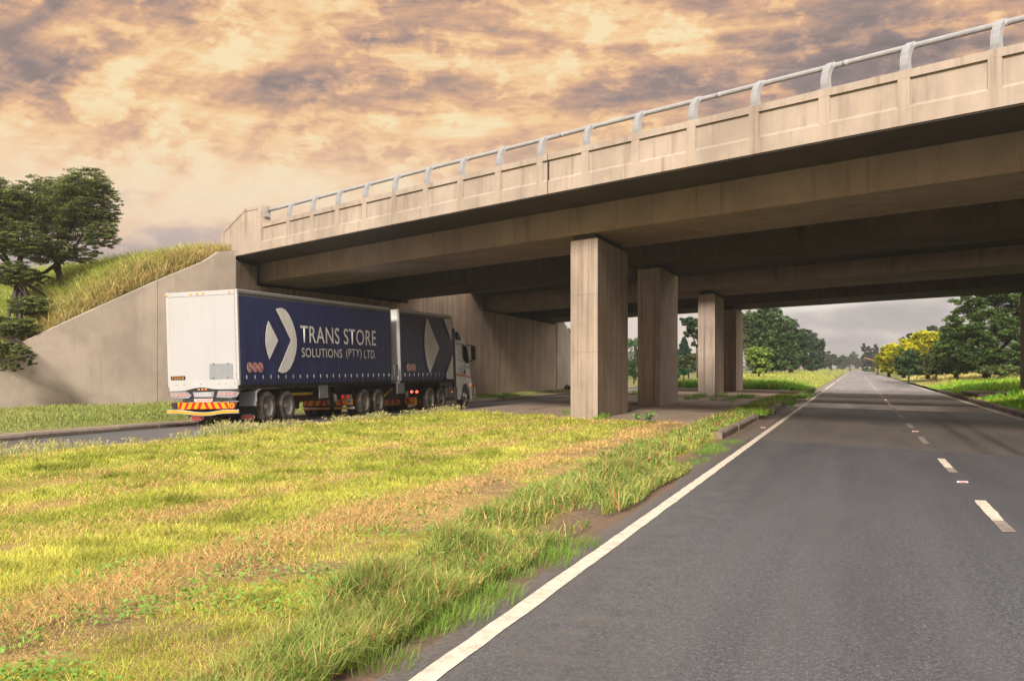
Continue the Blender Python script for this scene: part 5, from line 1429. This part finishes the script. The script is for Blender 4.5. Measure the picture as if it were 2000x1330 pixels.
# tall growth on the median beyond the bridges
N = 75000
x = -13.6 + rng.random(N) * 10.6; y = 76 + rng.random(N) ** 1.5 * 110
k = (D_of(x, y) > 63) ; x, y = x[k], y[k]; n = len(x); zc = zc_of(x, y)
tt = fbm(x, y, 0.35, 17)
tone = np.clip((y - 88) / 18 + (tt - 0.5) * 1.2, 0, 1)[:, None]
col = np.array([0.17, 0.38, 0.03]) * (1 - tone) + np.array([0.40, 0.42, 0.11]) * tone
yl = rng.random(n) < 0.10; col[yl] = [0.55, 0.50, 0.05]
hh = (0.25 + 0.55 * rng.random(n)) * np.clip((-2.9 - x) / 2.0, 0.25, 1) * (0.6 + 0.7 * tt)
blades('tall_median_growth', np.stack([x, y, zmed(x, y)], 1), hh, 0.0010 * zc, rng.random(n) * 6.283, 0.3 + 0.7 * rng.random(n), jit(col, n, 0.3))
N = 24000
x = -13.6 + rng.random(N) * 10.6; y = 180 + rng.random(N) * 330; zc = zc_of(x, y)
blades('tall_median_growth', np.stack([x, y, zmed(x, y)], 1), 0.35 + 0.3 * rng.random(N), 0.0012 * zc, rng.random(N) * 6.283, 0.4 + 0.5 * rng.random(N), jit(np.array([0.36, 0.38, 0.12]), N, 0.25))
# right-hand verge
N = 90000
x = 5.7 + rng.random(N) ** 1.3 * 16; y = 38 + rng.random(N) ** 1.3 * 120
k = ~((D_of(x, y) > 53.6) & (D_of(x, y) < 62.4) & (x > 5.8) & (x < 10.7)); k &= ~((y > 118) & (y < 155) & (x < 8.5)); x, y = x[k], y[k]; n = len(x); zc = zc_of(x, y)
tt = fbm(x, y, 0.3, 27)
tone = np.clip((y - 92) / 22 + (tt - 0.5) * 1.4 + 0.2 * (x - 9) / 8, 0, 1)[:, None]
col = np.array([0.19, 0.40, 0.03]) * (1 - tone) + np.array([0.52, 0.44, 0.17]) * tone
yl = (rng.random(n) < 0.12); col[yl] = [0.60, 0.52, 0.04]
hh = (0.15 + 0.6 * rng.random(n)) * np.clip((x - 5.4) / 2.2, 0.25, 1) * (0.5 + 0.8 * tt)
blades('roadside_growth', np.stack([x, y, zverR(x, y)], 1), hh, 0.0011 * zc, rng.random(n) * 6.283, 0.3 + 0.7 * rng.random(n), jit(col, n, 0.3))
# weeds on the dusty paving
tc_ = []
for (a, b_, q) in ((1350, 779, 5), (1372, 775, 6), (1400, 772, 6), (1425, 782, 9), (1445, 776, 8), (1468, 774, 6), (1500, 782, 10), (1530, 778, 14), (1560, 776, 12), (1545, 788, 12), (1480, 808, 14), (1460, 800, 10), (1590, 765, 8), (1240, 768, 5), (1005, 772, 6), (975, 776, 6), (1125, 808, 4), (1145, 812, 6), (1175, 815, 6)):
    for _ in range(q):
        p = gp(a + rng.normal(0, 10), b_ + rng.normal(0, 2.0), 0.16); tc_.append((p.x, p.y, 0.14, 0.6 + 0.8 * rng.random()))
tufts('paving_weeds', tc_, 34, 0.16, 0.20, 0.022, (0.20, 0.34, 0.04), 0.7)
# small broad leaves scattered through the verge
def leaflets(name, P, size, col, parent=None, kind=None, up=0.7, mat='leaf', asp=0.55):
    n = len(P); size = np.broadcast_to(size, n)
    nrm = rng.normal(0, 1, (n, 3)); nrm[:, 2] = np.abs(nrm[:, 2]) + up * 2; nrm /= np.linalg.norm(nrm, axis=1)[:, None]
    r_ = rng.normal(0, 1, (n, 3)); a_ = np.cross(nrm, r_); a_ /= np.linalg.norm(a_, axis=1)[:, None]; b_ = np.cross(nrm, a_)
    a_ = a_ * size[:, None]; b_ = b_ * size[:, None] * asp
    V = np.stack([P - a_, P - b_, P + a_, P + b_], 1).reshape(-1, 3)
    i0 = np.arange(n) * 4
    o = meshnp(name, V, [np.stack([i0, i0 + 1, i0 + 2, i0 + 3], 1)], np.repeat(col, 4, axis=0), M[mat], parent)
    if kind: tag(o, kind=kind)
    return o
N = 9000
u = rng.random(N); zc = 1 / (1 / 5.2 - u * (1 / 5.2 - 1 / 26)); x = -5.6 + rng.random(N) * 2.9; y = (zc + SN * x) / CS
k = fbm(x, y, 1.1, 51) > 0.52; x, y = x[k], y[k]
leaflets('ground_leaves', np.stack([x, y, zmed(x, y) + 0.02 + 0.06 * rng.random(len(x))], 1), 0.014 + 0.016 * rng.random(len(x)), jit(np.array([0.20, 0.36, 0.06]), len(x), 0.3), kind='stuff')
# leafy weeds standing at the paving edge
def weed(px_, py_, h, label, n=26):
    p = gp(px_, py_, 0.12); r_ = empty('weed_plant', (p.x, p.y, 0.12)); tag(r_, label, 'weed', 'leafy weeds beside the nearest pier')
    mb = MB(); pts = []
    for q in range(5):
        a_ = q * 1.3; tip = (math.cos(a_) * h * 0.35, math.sin(a_) * h * 0.35, h * (0.7 + 0.3 * rng.random())); mb.tube([(0, 0, -0.03), (tip[0] * 0.4, tip[1] * 0.4, tip[2] * 0.6), tip], 0.006, 5)
        for w2 in range(n // 5): 
            f_ = 0.3 + 0.7 * rng.random(); pts.append((tip[0] * f_ + rng.normal(0, 0.05), tip[1] * f_ + rng.normal(0, 0.05), tip[2] * f_))
    mb.build('stem', M['bark'], r_)
    leaflets('leaf_spray', np.array(pts), 0.055, jit(np.array([0.16, 0.36, 0.05]), len(pts), 0.2), parent=r_)
weed(1245, 822, 0.22, 'smaller leafy weed just right of the nearest pier foot', 30)
weed(1268, 826, 0.36, 'larger bright green leafy weed right of the nearest pier foot', 60)
weed(1150, 816, 0.25, 'low leafy weed in front of the nearest pier foot', 30)

# ------------------------------------------------------------------ trees
def tree(name, label, cat, base, clusters, nleaf, lsize, c1_, c2_, trunk_r=0.16, group=None, up=0.4, seed=1, flat=0.6, forks=4, crad=0.21, lean=None, twig=True, asp=0.5, hub=0.45, top=None, hollow=0.35, clump=50):
    """clusters: (x, y, z, rx, ry, rz) world; leaves fill clumps scattered through each cluster volume"""
    rs = np.random.default_rng(seed); r_ = empty(name, tuple(base)); tag(r_, label, cat, group)
    base = np.array(base); cl = np.array(clusters, dtype=float)
    vol = (cl[:, 3] * cl[:, 4] * cl[:, 5]) ** 0.75; share = vol / vol.sum()
    nclump = max(10, int(nleaf / clump)); subs = []
    for c_, sh in zip(cl, share):
        m_ = max(3, int(nclump * sh)); v = rs.normal(0, 1, (m_, 3)); v /= np.linalg.norm(v, axis=1)[:, None]
        rr = (hollow + (1 - hollow) * rs.random(m_) ** 0.6)[:, None]; v = v * rr; v[:, 2] = np.where(v[:, 2] < -0.75, -0.6, v[:, 2])
        subs.append(np.concatenate([c_[:3] + v * c_[3:6], np.full((m_, 1), (c_[3] * c_[4] * c_[5]) ** (1 / 3) * crad), np.linalg.norm(v, axis=1)[:, None]], 1))
    S = np.concatenate(subs); ns = len(S)
    tone = rs.random(ns); per = rs.integers(int(nleaf / ns * 0.5), int(nleaf / ns * 1.5) + 2, ns)
    idx = np.repeat(np.arange(ns), per); m_ = len(idx)
    off = rs.normal(0, 1, (m_, 3)); off /= np.maximum(1e-6, np.linalg.norm(off, axis=1)[:, None]); off *= (rs.random(m_) ** 0.45)[:, None]
    off *= S[idx, 3][:, None] * np.array([1.15, 1.15, flat])
    Pn = S[idx, :3] + off
    tn = np.clip(tone[idx] * 0.65 + 0.35 * rs.random(m_), 0, 1)[:, None]
    col = np.array(c1_) * (1 - tn) + np.array(c2_) * tn
    leaflets('crown', Pn - base, lsize * (0.6 + 0.8 * rs.random(m_)), col, parent=r_, up=up, asp=asp)
    # trunk and limbs
    mb = MB(); cen = cl[:, :3].mean(0); ttop = np.array(top) if top is not None else base + (cen - base) * hub
    l0 = np.array(lean) if lean is not None else np.zeros(3)
    mb.tube([base + [0, 0, -0.4], base + (ttop - base) * 0.5 + l0, ttop], [trunk_r * 1.25, trunk_r, trunk_r * 0.8], 10)
    hubs = [ttop + (c_[:3] - ttop) * 0.7 for c_ in cl]
    for h_ in hubs:
        midp = ttop + (h_ - ttop) * 0.5 + rs.normal(0, 0.12, 3) * trunk_r * 6
        mb.tube([ttop, midp, h_], [trunk_r * 0.62, trunk_r * 0.42, trunk_r * 0.25], 7)
    if twig:
        H = np.array(hubs); stp = max(1, ns // 160)
        for s_ in S[::stp]:
            j = np.argmin(np.linalg.norm(H - s_[:3], axis=1)); a_ = H[j]; b_ = s_[:3]
            mb.tube([a_, (a_ + b_) / 2 + rs.normal(0, 0.1, 3) * S[0, 3] * 1.5, b_], [trunk_r * 0.2, trunk_r * 0.13, trunk_r * 0.05], 4, caps=False)
    mb.v = [tuple(np.array(v) - base) for v in mb.v]
    mb.build('trunk', M['bark'], r_)
    return r_
def cl(px_, py_, rx, ry, Zc, dz=0.0, deep=None):     # cluster from its place in the view
    p = at(px_, py_, Zc + dz); k = Zc / F
    return (p.x, p.y, p.z, rx * k, (deep if deep else rx * k), ry * k)
G1, G2 = (0.035, 0.060, 0.022), (0.11, 0.145, 0.045)
# acacias on the bank, left
Zt = 52.0
b1 = at(128, 612, Zt)
tree('acacia_tree', 'spreading dark acacia on the bank, its crown reaching toward the bridge', 'tree', b1,
     [cl(165, 365, 55, 38, Zt), cl(110, 385, 45, 40, Zt, 1), cl(205, 400, 32, 45, Zt), cl(60, 420, 60, 45, Zt, 1.5), cl(130, 440, 60, 40, Zt), cl(195, 462, 38, 30, Zt, -1), cl(90, 490, 55, 32, Zt, -1.0), cl(140, 400, 70, 55, Zt), cl(205, 440, 30, 34, Zt), cl(70, 380, 45, 40, Zt, 1), cl(160, 500, 40, 18, Zt), cl(60, 545, 45, 22, Zt), cl(120, 560, 28, 12, Zt)],
     120000, 0.055, (0.05, 0.068, 0.022), (0.27, 0.31, 0.09), 0.17, 'acacias on the bank', flat=0.32, crad=0.185, clump=42, up=0.8, seed=3, asp=0.38, top=tuple(at(112, 515, Zt)), hollow=0.2)
b2 = at(72, 640, 49.0)
tree('acacia_tree', 'leaning dark acacia at the left edge with boughs hanging over the wing wall', 'tree', b2,
     [cl(-20, 400, 55, 60, 49), cl(25, 400, 40, 40, 49, 1), cl(-30, 470, 60, 45, 49), cl(40, 470, 45, 40, 49), cl(20, 535, 45, 28, 49, -1), cl(25, 640, 55, 24, 45.2), cl(60, 600, 45, 22, 46.8), cl(0, 682, 34, 22, 43.6), cl(40, 690, 30, 18, 43.0), cl(22, 716, 26, 12, 42.8), cl(62, 706, 16, 9, 43.2), cl(125, 600, 34, 20, 50)],
     110000, 0.055, (0.05, 0.068, 0.022), (0.27, 0.31, 0.09), 0.18, 'acacias on the bank', flat=0.32, crad=0.185, clump=42, up=0.8, seed=5, asp=0.38, top=tuple(at(38, 545, 49.5)), hollow=0.2)
# beyond the bridges, right
Zr = 98
tree('acacia_tree', 'large dark green acacia filling the opening left of the far right pier', 'tree', at(1925, 735, Zr),
     [cl(1905, 590, 45, 32, Zr), cl(1950, 560, 60, 45, Zr), cl(1880, 645, 42, 36, Zr), cl(1930, 640, 48, 40, Zr, -2), cl(1985, 630, 45, 50, Zr), cl(1865, 690, 40, 30, Zr), cl(1915, 695, 45, 32, Zr, -2), cl(1970, 700, 45, 30, Zr, -2), cl(2030, 600, 60, 60, Zr, 2), cl(2040, 690, 60, 45, Zr), cl(1900, 722, 45, 12, Zr), cl(1965, 722, 50, 12, Zr)],
     52000, 0.16, (0.030, 0.065, 0.018), (0.16, 0.24, 0.055), 0.3, 'trees beyond the bridges', flat=0.5, up=0.6, seed=8, asp=0.4)
tree('acacia_tree', 'spiky dark green tree between the yellow tree and the big acacia', 'tree', at(1868, 732, 104),
     [cl(1868, 618, 16, 14, 104), cl(1862, 645, 22, 18, 104), cl(1848, 668, 22, 20, 104), cl(1885, 660, 22, 25, 104), cl(1842, 700, 24, 22, 104), cl(1872, 705, 25, 22, 104), cl(1860, 724, 30, 8, 104)],
     14000, 0.16, (0.03, 0.065, 0.018), (0.14, 0.22, 0.055), 0.18, 'trees beyond the bridges', flat=0.5, seed=9, asp=0.4)
YG1, YG2 = (0.34, 0.38, 0.02), (0.86, 0.76, 0.03)
tree('flowering_tree', 'tallest yellow flowering tree right of the far road', 'tree', at(1812, 733, 128),
     [cl(1812, 664, 30, 17, 128), cl(1800, 682, 28, 20, 128), cl(1830, 680, 22, 20, 128), cl(1815, 705, 30, 22, 128, 2), cl(1815, 724, 30, 8, 128)],
     17000, 0.20, YG1, YG2, 0.2, 'yellow flowering trees', flat=0.7, up=0.9, seed=11, crad=0.27, hollow=0.7)
tree('flowering_tree', 'middle yellow flowering tree right of the far road', 'tree', at(1765, 731, 134),
     [cl(1765, 678, 26, 14, 134), cl(1752, 692, 24, 16, 134), cl(1780, 695, 24, 18, 134), cl(1762, 712, 26, 16, 134, 2), cl(1765, 724, 28, 7, 134)],
     14000, 0.20, YG1, YG2, 0.2, 'yellow flowering trees', flat=0.7, up=0.9, seed=12, crad=0.27, hollow=0.7)
tree('flowering_tree', 'small yellow flowering tree overhanging the far road edge', 'tree', at(1736, 730, 140),
     [cl(1738, 686, 18, 12, 140), cl(1730, 700, 16, 14, 140), cl(1740, 714, 18, 14, 140), cl(1738, 724, 18, 5, 140)],
     8000, 0.20, YG1, (0.56, 0.46, 0.03), 0.18, 'yellow flowering trees', flat=0.7, up=0.9, seed=13, crad=0.27, hollow=0.7)
tree('roadside_tree', 'small round yellow-green tree beside the orange pole', 'tree', at(1714, 727, 175),
     [cl(1714, 703, 8, 10, 175), cl(1716, 713, 7, 8, 175)], 3500, 0.22, (0.09, 0.13, 0.02), (0.36, 0.33, 0.05), 0.14, flat=0.8, seed=14)
def bush(px_, pyb, Zc, cls, n, ls, a, b_, label, cat='bush', nm='bush', grp='bushes beyond the bridges', seed=1, **k):
    return tree(nm, label, cat, at(px_, pyb, Zc), [cl(*q, Zc) for q in cls], n, ls, a, b_, 0.07, grp, seed=seed, **k)
bush(1775, 738, 116, ((1775, 700, 24, 20), (1765, 720, 22, 16), (1790, 718, 24, 18)), 9000, 0.16, (0.025, 0.055, 0.02), (0.08, 0.15, 0.04), 'dark green bush before the middle yellow tree, close to the road', seed=21)
bush(1828, 736, 110, ((1828, 698, 26, 18), (1818, 716, 24, 16), (1842, 716, 22, 16)), 8000, 0.15, (0.055, 0.07, 0.022), (0.15, 0.17, 0.05), 'olive brown bush before the tallest yellow tree', seed=22)
bush(1960, 742, 92, ((1930, 722, 26, 9), (1965, 724, 30, 10)), 5000, 0.12, (0.06, 0.09, 0.03), (0.22, 0.27, 0.08), 'low grey-green scrub at the foot of the big acacia', seed=23)
bush(1482, 728, 104, ((1482, 700, 24, 20), (1470, 690, 16, 13), (1498, 692, 14, 12), (1488, 716, 20, 12), (1482, 725, 20, 5)), 7000, 0.16, (0.12, 0.20, 0.04), (0.42, 0.54, 0.12), 'light green feathery bush right of the far left pier', seed=24, flat=0.5)
# beyond the bridges, left: pines
PG1, PG2 = (0.035, 0.068, 0.028), (0.13, 0.215, 0.065)
tree('pine_tree', 'broad bright green pine right of the far left pier, nearest of the row', 'tree', at(1490, 726, 132),
     [cl(1478, 630, 30, 26, 132), cl(1500, 618, 26, 18, 132), cl(1465, 665, 30, 26, 132), cl(1500, 655, 32, 26, 132), cl(1528, 650, 26, 28, 132), cl(1490, 690, 34, 24, 132), cl(1530, 690, 30, 26, 132), cl(1500, 712, 40, 12, 132), cl(1535, 712, 30, 10, 132)],
     26000, 0.19, PG1, PG2, 0.32, 'pines beyond the bridges', seed=31, crad=0.27, flat=0.8)
tree('pine_tree', 'tall rounded pine, second from the pier, leaning over the median', 'tree', at(1545, 724, 150),
     [cl(1535, 640, 22, 20, 150), cl(1552, 665, 24, 24, 150), cl(1530, 685, 24, 22, 150), cl(1560, 690, 18, 22, 150), cl(1540, 708, 24, 12, 150)],
     15000, 0.20, PG1, (0.07, 0.14, 0.045), 0.3, 'pines beyond the bridges', seed=32, crad=0.27, flat=0.8)
tree('pine_tree', 'dark hazy pine behind the round signals', 'tree', at(1585, 724, 195),
     [cl(1565, 655, 16, 12, 195), cl(1580, 665, 18, 18, 195), cl(1597, 680, 16, 20, 195), cl(1575, 695, 22, 18, 195), cl(1600, 700, 14, 14, 195), cl(1585, 715, 26, 8, 195)],
     11000, 0.24, (0.022, 0.05, 0.025), (0.06, 0.115, 0.045), 0.3, 'pines beyond the bridges', seed=33, crad=0.27, flat=0.8)
def hazy(px_, pyb, Zc, cls, n, label, a=(0.03, 0.055, 0.03), b_=(0.08, 0.12, 0.05), seed=1, ls=0.4, nm='distant_tree'):
    return tree(nm, label, 'tree', at(px_, pyb, Zc), [cl(*q, Zc) for q in cls], n, ls, a, b_, 0.35, 'distant trees along the road', seed=seed, twig=False, flat=0.8)
hazy(1624, 722, 330, ((1618, 700, 12, 14), (1630, 705, 12, 12), (1612, 712, 12, 8)), 5000, 'hazy rounded tree just right of the dark pine', seed=41)
hazy(1660, 722, 470, ((1652, 705, 14, 12), (1668, 702, 12, 14), (1678, 712, 10, 9), (1643, 714, 10, 8)), 6000, 'palest and farthest tree straight ahead above the road', seed=42, ls=0.55)
hazy(1692, 722, 330, ((1688, 685, 5, 16), (1698, 690, 6, 15), (1691, 706, 9, 14), (1708, 686, 7, 13), (1706, 706, 9, 14)), 7000, 'tall dark conifers at the right end of the far road', seed=43, a=(0.018, 0.03, 0.025), b_=(0.045, 0.06, 0.035), nm='distant_conifer')
hazy(1724, 722, 290, ((1716, 700, 8, 10), (1730, 690, 10, 9), (1740, 696, 10, 12)), 5000, 'soft green tree behind the small yellow trees', seed=44)
hazy(1778, 722, 215, ((1768, 662, 9, 6), (1782, 658, 12, 9), (1795, 664, 10, 9), (1780, 690, 20, 20)), 6500, 'dark tree rising behind the middle yellow tree', seed=45, ls=0.3)
hazy(1830, 722, 215, ((1822, 642, 12, 7), (1838, 650, 14, 9), (1830, 680, 22, 24)), 6500, 'grey-green tree rising behind the tallest yellow tree', seed=46, ls=0.3)
bush(1697, 727, 300, ((1692, 722, 8, 3.5), (1705, 722, 7, 3.5)), 1500, 0.3, (0.05, 0.10, 0.04), (0.10, 0.18, 0.06), 'low clipped hedge at the foot of the distant conifers', seed=47, twig=False)
# seen between the piers
tree('pine_tree', 'open-crowned pine with a thin bare trunk, seen between the second and third piers', 'tree', at(1363, 736, 108),
     [cl(1345, 628, 18, 11, 108), cl(1362, 640, 20, 14, 108), cl(1350, 650, 13, 9, 108), cl(1375, 625, 18, 12, 108), cl(1360, 672, 11, 6, 108), cl(1372, 660, 14, 10, 108)],
     9000, 0.15, (0.03, 0.06, 0.03), (0.10, 0.16, 0.06), 0.10, seed=51, flat=0.7, top=tuple(at(1361, 680, 108)))
cyp = [(1337, 662 + 4.5 * k, 2.5 + 2.1 * k, 4) for k in range(7)]
hazy(1337, 726, 150, cyp, 5000, 'blue-green conical fir seen between the second and third piers', seed=52, a=(0.02, 0.06, 0.045), b_=(0.05, 0.12, 0.08), ls=0.22, nm='fir_tree')
bush(1345, 733, 128, ((1335, 706, 16, 13), (1352, 704, 18, 14), (1345, 718, 22, 11)), 7000, 0.16, (0.05, 0.07, 0.03), (0.14, 0.17, 0.06), 'large olive bush between the second and third piers', seed=53)
bush(1335, 738, 104, ((1333, 724, 8, 6), (1340, 728, 6, 4)), 2500, 0.12, (0.02, 0.08, 0.03), (0.06, 0.20, 0.05), 'small dark green shrub at the far carriageway edge', seed=54)
bush(1238, 742, 118, ((1236, 715, 9, 14), (1246, 700, 8, 10), (1240, 730, 10, 8)), 5000, 0.14, (0.04, 0.08, 0.03), (0.15, 0.24, 0.07), 'green bush seen between the first and second piers', seed=55)
bush(1252, 732, 150, ((1250, 700, 12, 18),), 3000, 0.2, (0.05, 0.08, 0.03), (0.14, 0.18, 0.06), 'tall bush behind the palm between the first two piers', seed=56)
bush(1104, 690, 104, ((1102, 648, 10, 12), (1112, 660, 12, 14), (1098, 628, 7, 8)), 4000, 0.13, (0.08, 0.09, 0.03), (0.28, 0.30, 0.10), 'straggly bush on the bank above the far wing wall', seed=57, flat=0.6)
bush(1095, 766, 97, ((1094, 752, 6, 8), (1106, 757, 9, 6)), 2500, 0.09, (0.07, 0.11, 0.04), (0.24, 0.30, 0.09), 'weedy shrub at the foot of the far wing wall', seed=58)
# palm
Zp = 150; pbz = at(1240, 735, Zp); palm = empty('palm_tree', tuple(pbz)); tag(palm, 'fan palm seen between the first and second piers', 'palm tree')
tp_ = at(1241, 672, Zp) - pbz
mb = MB(); mb.tube([(0, 0, -0.5), tuple(tp_ * 0.5), tuple(tp_)], [0.22, 0.18, 0.2], 10); mb.build('trunk', M['bark'], palm)
n = 900; v = rng.normal(0, 1, (n, 3)); v /= np.linalg.norm(v, axis=1)[:, None]
nb_ = 34; dirs = rng.normal(0, 1, (nb_, 3)); dirs[:, 2] = np.abs(dirs[:, 2]) * 0.8 - 0.25; dirs /= np.linalg.norm(dirs, axis=1)[:, None]
Pp = []
for q in range(nb_):
    for f_ in np.linspace(0.3, 1, 9):
        c_ = np.array(tp_) + dirs[q] * 1.25 * f_ + np.array([0, 0, -0.25 * f_ * f_])
        for _ in range(6): Pp.append(c_ + rng.normal(0, 0.12 * f_ + 0.02, 3))
leaflets('fronds', np.array(Pp), 0.20, jit(np.array([0.07, 0.16, 0.05]), len(Pp), 0.4), parent=palm, up=0.1, asp=0.16)
# shaggy growth behind the bank crest on the left, pale light through it
bush(20, 640, 57, ((-30, 600, 60, 30), (30, 602, 50, 24), (-60, 560, 50, 24), (85, 608, 30, 14)), 20000, 0.10, (0.14, 0.17, 0.03), (0.42, 0.42, 0.08), 'yellow-green bush behind the acacia trunks', seed=61, grp=None)
# far woods
rs = np.random.default_rng(77)
def woods(x0, x1, y0, y1, n, h0, h1):
    c = rs.random((n, 2)); xs = x0 + c[:, 0] * (x1 - x0); ysx = y0 + c[:, 1] * (y1 - y0)
    Ps = []; Cs = []
    for a_, b_ in zip(xs, ysx):
        hh_ = h0 + rs.random() * (h1 - h0); m_ = 260; v = rs.normal(0, 1, (m_, 3)); v /= np.linalg.norm(v, axis=1)[:, None]
        v *= (0.6 + 0.4 * rs.random(m_))[:, None]
        Ps.append(np.array([a_, b_, hh_ * 0.5]) + v * np.array([hh_ * 0.6, hh_ * 0.6, hh_ * 0.55])); Cs.append(jit(np.array([0.05, 0.085, 0.035]) * (0.6 + 0.9 * rs.random()), m_, 0.3))
    o = leaflets('distant_woods', np.concatenate(Ps), 0.7, np.concatenate(Cs), kind='stuff'); return o
woods(-330, -24, 360, 430, 80, 7, 12); woods(18, 200, 260, 330, 60, 8, 13); woods(-160, -26, 175, 190, 34, 3.0, 5.5)

# ------------------------------------------------------------------ signals and poles down the road
M['pole_yel'] = simple('pole_ochre', (0.55, 0.30, 0.10), 0.6)
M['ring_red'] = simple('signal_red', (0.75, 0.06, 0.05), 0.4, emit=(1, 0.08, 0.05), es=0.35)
def signal(px_, pyc, Zc, r_px, label, pole_base=724.5, arm=None, basex=None):
    k = Zc / F; r = r_px * k; c = at(px_, pyc, Zc); bx = px_ if basex is None else basex
    b = at(bx, pole_base, Zc); e = empty('traffic_signal', tuple(b)); tag(e, label, 'traffic signal', 'round signals down the road')
    loc = lambda p: (p.x - b.x, p.y - b.y, p.z - b.z)
    fwd = Vector((-SN, CS, 0)); rgt = Vector((CS, SN, 0))
    def disc(nm, rr, off, mat, th=0.06):
        mb = MB(); nn = 24; vs = []
        for o_ in (off, off + th):
            for q in range(nn):
                t_ = 2 * math.pi * q / nn; p = c + rgt * (rr * math.cos(t_)) + Vector((0, 0, rr * math.sin(t_))) + fwd * o_
                vs.append(loc(p))
        mb.add(vs, [tuple(range(nn))[::-1], tuple(range(nn, 2 * nn))] + [(q, (q + 1) % nn, (q + 1) % nn + nn, q + nn) for q in range(nn)]); fixn(mb.build(nm, mat, e))
    disc('backing_board', r * 1.0, 0.0, M['signw'], 0.08); disc('red_ring', r * 0.78, -0.03, M['ring_red'], 0.025); disc('dark_centre', r * 0.36, -0.06, M['black'], 0.025)
    mb = MB()
    if arm: mb.tube([loc(at(arm[0], arm[1], Zc + 0.2)), loc(c + fwd * 0.12)], 0.6 * k, 6)
    else: mb.tube([(0, 0, -0.5), loc(Vector((b.x, b.y, c.z)) + fwd * 0.12)], 0.9 * k, 6)
    mb.build('pole' if not arm else 'arm', M['pole_yel'], e)
    if arm:
        mb = MB(); mb.tube([(0, 0, -0.5), loc(at(arm[0], arm[1], Zc + 0.2))], 0.7 * k, 6); mb.build('pole', M['pole_yel'], e)
signal(1585.5, 702, 205, 2.7, 'round red and white signal high on a slanting arm over the median', arm=(1570, 706.8), basex=1570)
signal(1561.5, 716.5, 200, 2.4, 'left red and white round signal on a low ochre post')
signal(1570.5, 717.5, 200, 2.6, 'right red and white round signal on a low ochre post')
def post(px_, y0, y1, Zc, w_px, mat, label, cat='post', name='road_post'):
    k = Zc / F; b = at(px_, y1, Zc); e = empty(name, tuple(b)); tag(e, label, cat)
    mb = MB(); h = (y1 - y0) * k; mb.tube([(0, 0, -0.4), (0, 0, h)], w_px * k / 2, 8); mb.build('pole', mat, e); return e, k, h
e, k, h = post(1558.5, 718.5, 725, 198, 1.6, M['pole_yel'], 'plain ochre post with a pale cap left of the low signals'); mb = MB(); mb.box(-1.8 * k, 1.8 * k, -0.1, 0.1, h, h + 2.2 * k); bev(mb.build('cap', M['tgrey'], e), 0.03)
e, k, h = post(1553.5, 717, 725, 198, 1.2, M['tgrey'], 'grey post with two small white boxes at the left end of the signals'); mb = MB(); mb.box(-2 * k, 2 * k, -0.1, 0.1, h - 3.2 * k, h - 1.2 * k); mb.build('control_box', M['signw'], e)
mb = MB(); mb.box(-1.5 * k, 1.6 * k, -0.1, 0.1, h - 0.2 * k, h + 1.8 * k); mb.build('lamp_box', M['signw'], e)
e, k, h = post(1711, 704.5, 727, 190, 1.3, M['pole_yel'], 'orange pole with a long arm over the right of the far road', 'signal pole', 'signal_pole')
ar = at(1687.5, 699, 190) - at(1711, 727, 190); mb = MB(); mb.tube([(0, 0, h), tuple(ar)], 0.55 * k, 6); mb.build('arm', M['pole_yel'], e)

# ------------------------------------------------------------------ haze
if HAZE:
    mb = MB(); mb.box(-420, 420, -40, 560, -2.2, 24.0)
    hz_o = mb.build('haze', None); fixn(hz_o)
    m = bpy.data.materials.new('haze'); m.use_nodes = True; t = NT(m.node_tree); t.n.clear()
    pv = t.node('ShaderNodeVolumePrincipled'); o = t.node('ShaderNodeOutputMaterial'); t.l.new(pv.outputs[0], o.inputs['Volume'])
    pv.inputs['Color'].default_value = (0.97, 0.985, 1.0, 1); pv.inputs['Density'].default_value = HAZE_D; pv.inputs['Anisotropy'].default_value = HAZE_G
    hz_o.data.materials.append(m); tag(hz_o, kind='stuff')
